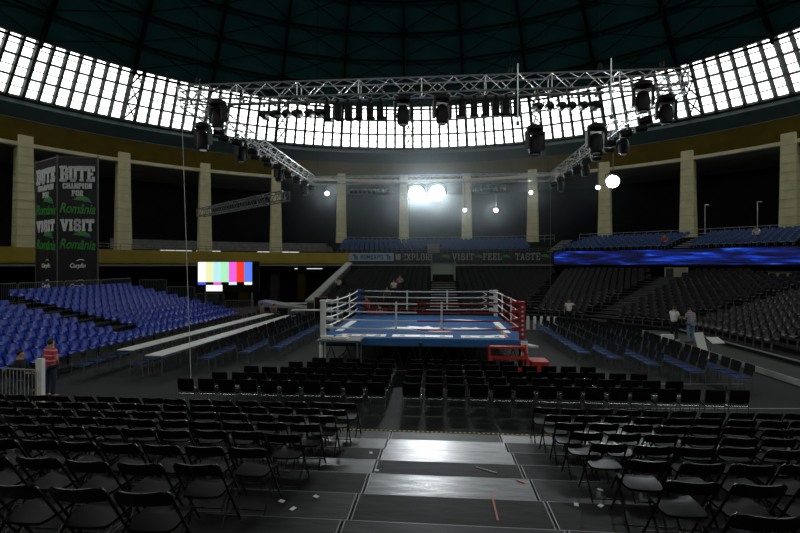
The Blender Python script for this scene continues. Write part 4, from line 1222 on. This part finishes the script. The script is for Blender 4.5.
def person(label, loc, rotz, shirt, trousers, pose='stand', arms=('down', 'down'), shoe='shoe', sleeve='short', hair='hair', h=1.75, lean=0.0, bow=0.0):
    """faces local +Y"""
    S = h / 1.75
    root = thing('person', label, 'person', loc, rotz)
    def V(x, y, z): return Vector((x*S, y*S, z*S))
    sit = pose == 'sit'
    pz = .50 if sit else .93
    hip = V(0, 0, pz); sp = V(0, lean*.4, pz + .22); ch = V(0, lean*.8 + .0, pz + .42); nk = V(0, lean + .0, pz + .55)
    hd = V(0, lean + .025 + bow*.5, pz + .665 - bow*.3); tp = V(0, lean + .015 + bow, pz + .745 - bow*.5)
    legs = []
    for s in (-1, 1):
        if sit:
            legs.append((V(s*.1, .02, pz), V(s*.13, .42, pz + .0), V(s*.13, .40, .09), V(s*.14, .58, .045)))
        elif pose == 'stride':
            legs.append((V(s*.1, 0, pz - .05), V(s*.11, .10*s + .03, .50), V(s*.11, .18*s - .04, .09), V(s*.12, .18*s + .12, .045)))
        else:
            legs.append((V(s*.1, 0, pz - .05), V(s*.12, .02, .50), V(s*.13, -.02, .09), V(s*.16, .14, .045)))
    arm = []
    for s, kind in zip((-1, 1), arms):
        sh_ = V(s*.19, lean, pz + .485)
        if kind == 'hip': el, wr, pl = V(s*.42, lean - .10, pz + .22), V(s*.22, lean + .07, pz + .08), V(s*.17, lean + .1, pz + .04)
        elif kind == 'face': el, wr, pl = V(s*.26, lean + .14, pz + .25), V(s*.13, lean + .21, pz + .50), V(s*.09, lean + .19, pz + .60)
        elif kind == 'front': el, wr, pl = V(s*.27, lean + .02, pz + .20), V(s*.16, lean + .26, pz + .22), V(s*.10, lean + .33, pz + .24)
        elif kind == 'lap': el, wr, pl = V(s*.26, lean + .05, pz + .22), V(s*.16, lean + .27, pz + .12), V(s*.11, lean + .36, pz + .11)
        elif kind == 'out': el, wr, pl = V(s*.42, lean + .03, pz + .36), V(s*.36, lean + .25, pz + .48), V(s*.33, lean + .32, pz + .50)
        else: el, wr, pl = V(s*.25, lean - .02, pz + .19), V(s*.27, lean + .06, pz - .06), V(s*.27, lean + .09, pz - .14)
        arm.append((sh_, el, wr, pl))
    def q(v, r): return (v.x, v.y, v.z, r if not isinstance(r, tuple) else (r[0]*S, r[1]*S)) if isinstance(r, tuple) else (v.x, v.y, v.z, r*S)
    pts = [q(hip, (.14, .10)), q(sp, (.125, .095)), q(ch, (.145, .105)), q(nk, .058), q(hd, (.082, .098)), q(tp, (.066, .082))]
    ed = [(0,1),(1,2),(2,3),(3,4),(4,5)]
    for L in legs:
        i = len(pts); pts += [q(L[0], .085), q(L[1], .06), q(L[2], .04), q(L[3], .035)]; ed += [(0,i),(i,i+1),(i+1,i+2),(i+2,i+3)]
    for A_ in arm:
        i = len(pts); pts += [q(A_[0], .055), q(A_[1], .042), q(A_[2], .03), q(A_[3], (.04, .02))]; ed += [(2,i),(i,i+1),(i+1,i+2),(i+2,i+3)]
    chains = [(pts, ed)]
    for si, A_ in zip((-1, 1), arm):
        d = (A_[3] - A_[2]).normalized(); side = d.cross(Vector((0, 0, 1)) if abs(d.z) < .8 else Vector((1, 0, 0))).normalized(); curl = d.cross(side)
        for i, (o_, ln) in enumerate(((-.03, .075), (-.01, .09), (.01, .085), (.028, .065))):
            a = A_[3] + side*o_*S; b_ = a + (d*.6 + curl*.12)*ln*S; c_ = b_ + (d*.35 + curl*.4)*ln*S
            chains.append(([q(a, .010), q(b_, .009), q(c_, .008)], [(0,1),(1,2)]))
        a = A_[2] + d*.02*S + side*.02*S*-si; b_ = a + (d*.6 + side*-si*.8)*.06*S; c_ = b_ + d*.035*S
        chains.append(([q(a, .011), q(b_, .010), q(c_, .009)], [(0,1),(1,2)]))
    f = Vector((0, 1, 0)); 
    chains.append(([q(hd + V(0, .05, .0), .014), q(hd + V(0, .095, -.012), .012), q(hd + V(0, .104, -.022), .010)], [(0,1),(1,2)]))
    for s in (-1, 1): chains.append(([q(hd + V(s*.06, 0, .015), .012), q(hd + V(s*.083, -.008, .0), .014), q(hd + V(s*.08, -.008, -.03), .010)], [(0,1),(1,2)]))
    body = skinned('body', chains, 'skin', root)
    for s in (-1, 1): MB().lathe([(.002*S, -.004*S), (.009*S, 0), (.002*S, .004*S)], c=hd + V(s*.03, .083, .02), n=8, R=Matrix.Rotation(PI/2, 3, 'X')).build('eye', 'black', root)
    MB().box(hd + V(0, .085, -.05), V(.045, .012, .009)).build('mouth', 'red_cloth', root)
    # clothes follow the body
    pts = [q(hip - V(0, 0, .07 if not sit else .0), (.185, .145)), q(sp, (.172, .140)), q(ch, (.182, .138)), q(ch + V(0, lean*.1, .115), (.095, .085))]; ed = [(0,1),(1,2),(2,3)]
    for A_ in arm:
        i = len(pts); e = A_[0] + (A_[1]-A_[0])*.62
        if sleeve == 'long': pts += [q(A_[0], .066), q(A_[1], .054), q(A_[1] + (A_[2]-A_[1])*.9, .042)]; ed += [(2,i),(i,i+1),(i+1,i+2)]
        else: pts += [q(A_[0], .068), q(e, .060)]; ed += [(2,i),(i,i+1)]
    skinned('shirt', [(pts, ed)], shirt, root)
    pts = [q(hip + V(0, 0, .03), (.165, .125))]; ed = []
    for L in legs:
        i = len(pts); pts += [q(L[0], .10), q(L[1], .075), q(L[2] + V(0, 0, .0), .062)]; ed += [(0,i),(i,i+1),(i+1,i+2)]
    skinned('trousers', [(pts, ed)], trousers, root)
    for L in legs:
        d = L[3] - L[2]; skinned('shoe', [([q(L[2] + V(0, -.03, -.04), .045), q((L[2]+L[3])/2 + V(0, 0, -.02), .045), q(L[3] + V(0, .04, 0), .035)], [(0,1),(1,2)])], shoe, root)
    b2 = tp - hd
    skinned('hair', [([q(hd + V(0, -.045, -.06), .082), q(hd + b2*.7 + V(0, -.04, .01), (.098, .085)), q(tp + V(0, .015, .035), (.082, .066)), q(tp + V(0, .065, .012), (.06, .034))], [(0,1),(1,2),(2,3)])], hair, root)
    return root

def hv(px, d, z=0.0): return ground((px-400)/455*d, d, z)
person('person in a red shirt with white stripes and jeans, seen from behind', hv(50.5, 13.4), math.radians(-14), 'striped', 'denim_dark', arms=('down', 'hip'))
person('person in dark clothes sitting behind the near barrier', hv(20, 13.9), -PI/2 + .3, 'dark_cloth', 'dark_cloth', 'sit', ('lap', 'lap'), sleeve='long')
person('person in a white shirt and dark trousers holding a hand to the face', hv(674, 22.4, .17), -1.1, 'white_cloth', 'dark_cloth', arms=('face', 'front'), shoe='shoe_white', bow=.05)
person('person in a grey checked shirt and light jeans with head bowed', hv(691, 21.8, .17), .25, 'plaid', 'denim', arms=('front', 'down'), bow=.12, lean=.03)
person('person in a white shirt and dark trousers walking beyond the floor chairs', hv(569, 29.2), PI - .3, 'white_cloth', 'dark_cloth', 'stride', ('out', 'down'))
zr = lambda k: TZ + k*RISE
def stand_person(label, px, k, *a, **kw):
    p_ = on_row(px, k); person(label, p_, PI, *a, pose='sit', **kw)
    K_BLACK.put((p_[0], p_[1], p_[2]), PI, 'black stadium seat under the ' + label.split(' sitting')[0].split(' leaning')[0], 'black seats under people')
stand_person('person in a pale pink top sitting high in the far stand', 400, 8, 'pink_cloth', 'dark_cloth', arms=('front', 'lap'))
stand_person('person in a white top sitting a few rows below the pink one', 394, 6, 'white_cloth', 'dark_cloth', arms=('lap', 'lap'), lean=.1)
stand_person('person in white leaning over among the seats by the sloping wall', 339, 7, 'white_cloth', 'dark_cloth', arms=('lap', 'lap'), lean=.28, bow=.1)
person('person in a green shirt standing behind the blue corner', on_row(387, 1, .2), PI + .2, 'green_cloth', 'dark_cloth', arms=('front', 'down'))
person('person in a red top standing by the blue corner post', hv(366.5, 31.8), PI - .4, 'red_cloth', 'dark_cloth', arms=('down', 'front'))
person('person in pale clothes stooping behind the far ropes', hv(382, 30.6), 1.3, 'ice', 'dark_cloth', 'sit', ('lap', 'lap'), lean=.2, sleeve='long')
person('person in brown sitting beyond the white-rope side of the ring', hv(341, 27.0), -1.2, 'brown_cloth', 'khaki_cloth', 'sit', ('lap', 'lap'), sleeve='long')
person('person in brown sitting at the far end of the press tables', (-11.0, 29.8, 0), -1.4, 'brown_cloth', 'dark_cloth', 'sit', ('front', 'lap'), sleeve='long')
person('person in khaki sitting beside the brown-clad one past the press tables', (-11.9, 30.0, 0), -1.5, 'khaki_cloth', 'dark_cloth', 'sit', ('front', 'lap'), sleeve='long')
# seats for those who sit on the floor level
for p_, rz, lab in ((hv(20, 13.9), -PI/2 + .3, 'charcoal chair under the person in dark clothes by the near barrier'), (hv(382, 30.6), 1.3, 'charcoal chair under the stooping person behind the far ropes'),
                    ((-11.0, 29.8, 0), -1.4, 'charcoal chair under the person in brown past the press tables'), ((-11.9, 30.0, 0), -1.5, 'charcoal chair under the person in khaki past the press tables'),
                    (hv(341, 27.0), -1.2, 'charcoal chair under the person beyond the white ropes')):
    K_GRY.put(p_, rz, lab, 'chairs occupied by people')
r, z = tier(3); th = 56.8
pp = polar(r + .7, th, z + .21); person('person in white leaning forward on the balcony over the LED board', pp, -(TH0 + math.radians(th)) + PI, 'white_cloth', 'dark_cloth', 'sit', ('lap', 'lap'), lean=.25)
r, z = tier(1); th = 46.3
pp = polar(r + .7, th, z + .21); person('person in dark red sitting on the balcony near the stairs', pp, -(TH0 + math.radians(th)) + PI, 'red_cloth', 'dark_cloth', 'sit', ('lap', 'front'))

fl = bpy.data.objects['floor']
for px0, px1, d_ in ((600, 830, 12.35), (640, 745, 14.9)):
    a_, b_ = ground((px0-400)/455*d_, d_), ground((px1-400)/455*d_, d_); e_ = b_ - a_
    MB().box(((a_.x+b_.x)/2, (a_.y+b_.y)/2, .004), (e_.length, .05, .006), Matrix.Rotation(math.atan2(e_.y, e_.x), 3, 'Z')).build('floor_line', 'pale_concrete', fl)
# ------------------------------------------------------------------ small things
for i in range(3):
    b_x = hv(38 - i*0, 12.1)
    a = hv(36, 12.2); d_ = Vector((-1, .12, 0)).normalized()
    p0 = a + d_*(i*2.05); p1 = p0 + d_*2.0
    barrier('crowd_barrier', ('grey steel barrier in front of the seated person in dark clothes', 'grey steel barrier left of the one before the seated person', 'outermost grey steel barrier by the frame edge')[i], (p0.x, p0.y), (p1.x, p1.y), 0, 1.08, 'pale_concrete')
    if i == 0: continue
gp = thing('gate_post', 'white square post beside the person in red stripes', 'post', hv(40.5, 12.35))
MB().box((0, 0, .68), (.17, .12, 1.36)).build('post', 'white', gp); MB().box((0, 0, .015), (.3, .3, .03)).build('base', 'steel', gp)
def sheet(label, p, w, l, tilt, rz, name='white_board'):
    o = MB().box((0, 0, l/2), (w, .03, l)).build(name, 'paper'); o.location = p; o.rotation_euler = (tilt, 0, rz)
    return tag(o, label, 'board')
sheet('white board leaning against the last floor chairs below the two talking people', hv(705, 17.2, .35), .5, 1.0, -.25, .5)
sheet('white sheet lying on the first step of the LED-board stand', hv(719, 20.2, .42), .6, .45, -1.1, .2)
bag = tag(MB().box((0, 0, .09), (.5, .32, .18)).build('white_box', 'paper', loc=hv(667, 22.0, .36)), 'white box at the feet of the white-shirted person', 'box')
def on_deck(px, py, k):
    z = tread_z(k); dd = 455*(3.9 - z)/(py - 265); p_ = ground((px-400)/455*dd, dd)
    return Vector((p_.x, min(TYS[k] - .06, max(TYS[k+1] + .06, p_.y)), z + .005))
for px, py, k, lab in ((281.7, 501.4, 5, 'nearest the banner-side chairs'), (293, 509, 5, 'lowest of three by the banner-side chairs'), (316, 496.8, 5, 'farthest out of three by the banner-side chairs'),
                       (573.8, 500.5, 5, 'nearest the aisle of two under the LED-board chairs'), (597, 500.5, 5, 'beneath the LED-board chairs, beside another scrap'), (600, 490, 4, 'one step above two others by the LED-board chairs'),
                       (376.5, 470.6, 3, 'beside the banner-side aisle joint'), (357.6, 449.7, 1, 'small one far along the banner-side aisle'), (371, 453, 2, 'small one far along, closer to the aisle joint')):
    tag(MB().box((0, 0, 0), (.07, .05, .006)).build('paper_scrap', 'paper', loc=on_deck(px, py, k), rotz=random.uniform(0, 3)), 'white paper scrap on the deck, %s' % lab, 'paper scrap')
tag(MB().box((0, 0, 0), (.022, .62, .005)).build('red_tape', 'orange', loc=on_deck(494.5, 506.5, 5)), 'strip of red tape on a dark stage deck in the aisle', 'tape')
tag(MB().box((0, 0, 0), (.13, .03, .008)).build('brown_scrap', 'orange', loc=on_deck(521, 482, 4), rotz=-.7), 'rusty scrap lying on the bright stage deck', 'scrap')
tag(MB().tube((-.16, .05, 0), (.16, -.05, 0), .006, 5).build('thin_stick', 'paper', loc=on_deck(486.5, 470.5, 3) + Vector((0, 0, .006)), rotz=-.25), 'thin pale stick on a dark stage deck', 'stick')
# grey ramp and trays of gear by the far end of the press tables
rp = thing('loading_ramp', 'pale grey sloping ramp cover under the colour-bar screen', 'ramp', hv(287, 34.8))
MB().prism([(-1.9, .75), (1.9, .55), (1.9, .65), (-1.9, 1.15)], -.8, .8, Matrix.Rotation(PI/2, 4, 'X')).build('cover', 'pale_concrete', rp)
MB().prism([(-1.95, .76), (-1.1, .72), (-1.1, 1.08), (-1.95, 1.18)], -.82, -.8 + 1.62, Matrix.Rotation(PI/2, 4, 'X')).build('end_cover', 'purple', rp)
for x in (-1.6, 0, 1.6): MB().box((x, 0, .32), (.1, 1.2, .64)).build('leg', 'steel', rp)
for i, (px, d_) in enumerate(((295, 36.4), (308, 31.0))):
    o = thing('trestle_table', ('pale trestle table beyond the ramp under the balcony', 'pale trestle table beyond the press tables nearer the ring')[i], 'table', hv(px, d_), .15)
    MB().box((0, 0, .83), (2.2, .7, .05)).build('tabletop', 'white', o)
    for x in (-.95, .95): MB().box((x, 0, .4), (.06, .6, .8)).build('leg', 'steel', o)
for i, (px, d_, w_, h_) in enumerate(((283, 32.0, .8, .9), (321, 32.6, .9, 1.6), (326, 30.2, .7, 1.1))):
    o = thing('flight_case', ('black equipment case by the trestle tables', 'tall black equipment case at the foot of the sloping wall', 'black equipment case nearest the ring corner')[i], 'case', hv(px, d_), .2)
    MB().box((0, 0, h_/2), (w_, .6, h_)).build('body', 'lamp_body', o)
    mb = MB()
    for sx in (-1, 1):
        for sy in (-1, 1): mb.box((sx*w_/2, sy*.3, h_/2), (.04, .04, h_ + .01))
    mb.build('edge_trim', 'metal', o)
for i, (px, d_) in enumerate(((705, 41), (757.5, 39))):
    o = thing('lamp_stand', ('thin lamp stand behind the balcony seats between two cream columns', 'thin lamp stand behind the balcony seats near the last cream column')[i], 'lamp stand', hv(px, d_, 6.7))
    MB().tube((0, 0, 0), (0, 0, 2.6), .03, 6).build('pole', 'metal', o); MB().box((.15, 0, 2.62), (.35, .12, .08)).build('head', 'metal', o); MB().lathe([(.2, 0), (.2, .04)], n=10).build('base', 'steel', o)

# haze volume added under the back of the rig for the floodlights' glow
hz = MB().lathe([(14 * math.sin(PI * i / 12) + .02, -7.4 * math.cos(PI * i / 12)) for i in range(13)], n=32).build('haze', M['black'], loc=(-.7, 26.5, 8.1))
hm = bpy.data.materials.new('glow_haze'); hm.use_nodes = True
nt = hm.node_tree; nt.nodes.remove(nt.nodes['Principled BSDF'])
vs_ = nt.nodes.new('ShaderNodeVolumeScatter'); vs_.inputs['Anisotropy'].default_value = 0.8
vs_.inputs['Color'].default_value = (.85, .97, 1, 1)
tc_ = nt.nodes.new('ShaderNodeTexCoord'); mp_ = nt.nodes.new('ShaderNodeMapping'); mp_.inputs['Scale'].default_value = (1/14, 1/14, 1/7.5)
gr_ = nt.nodes.new('ShaderNodeTexGradient'); gr_.gradient_type = 'SPHERICAL'
pw_ = nt.nodes.new('ShaderNodeMath'); pw_.operation = 'POWER'; pw_.inputs[1].default_value = 2.6
ml_ = nt.nodes.new('ShaderNodeMath'); ml_.operation = 'MULTIPLY'; ml_.inputs[1].default_value = 0.016
nt.links.new(tc_.outputs['Object'], mp_.inputs[0]); nt.links.new(mp_.outputs[0], gr_.inputs[0]); nt.links.new(gr_.outputs['Fac'], pw_.inputs[0])
nt.links.new(pw_.outputs[0], ml_.inputs[0]); nt.links.new(ml_.outputs[0], vs_.inputs['Density'])
nt.links.new(vs_.outputs[0], nt.nodes['Material Output'].inputs['Volume'])
hz.data.materials.clear(); hz.data.materials.append(hm)
tag(hz, 'thin haze added for the glow around the bright floodlights', 'haze', None, 'stuff')
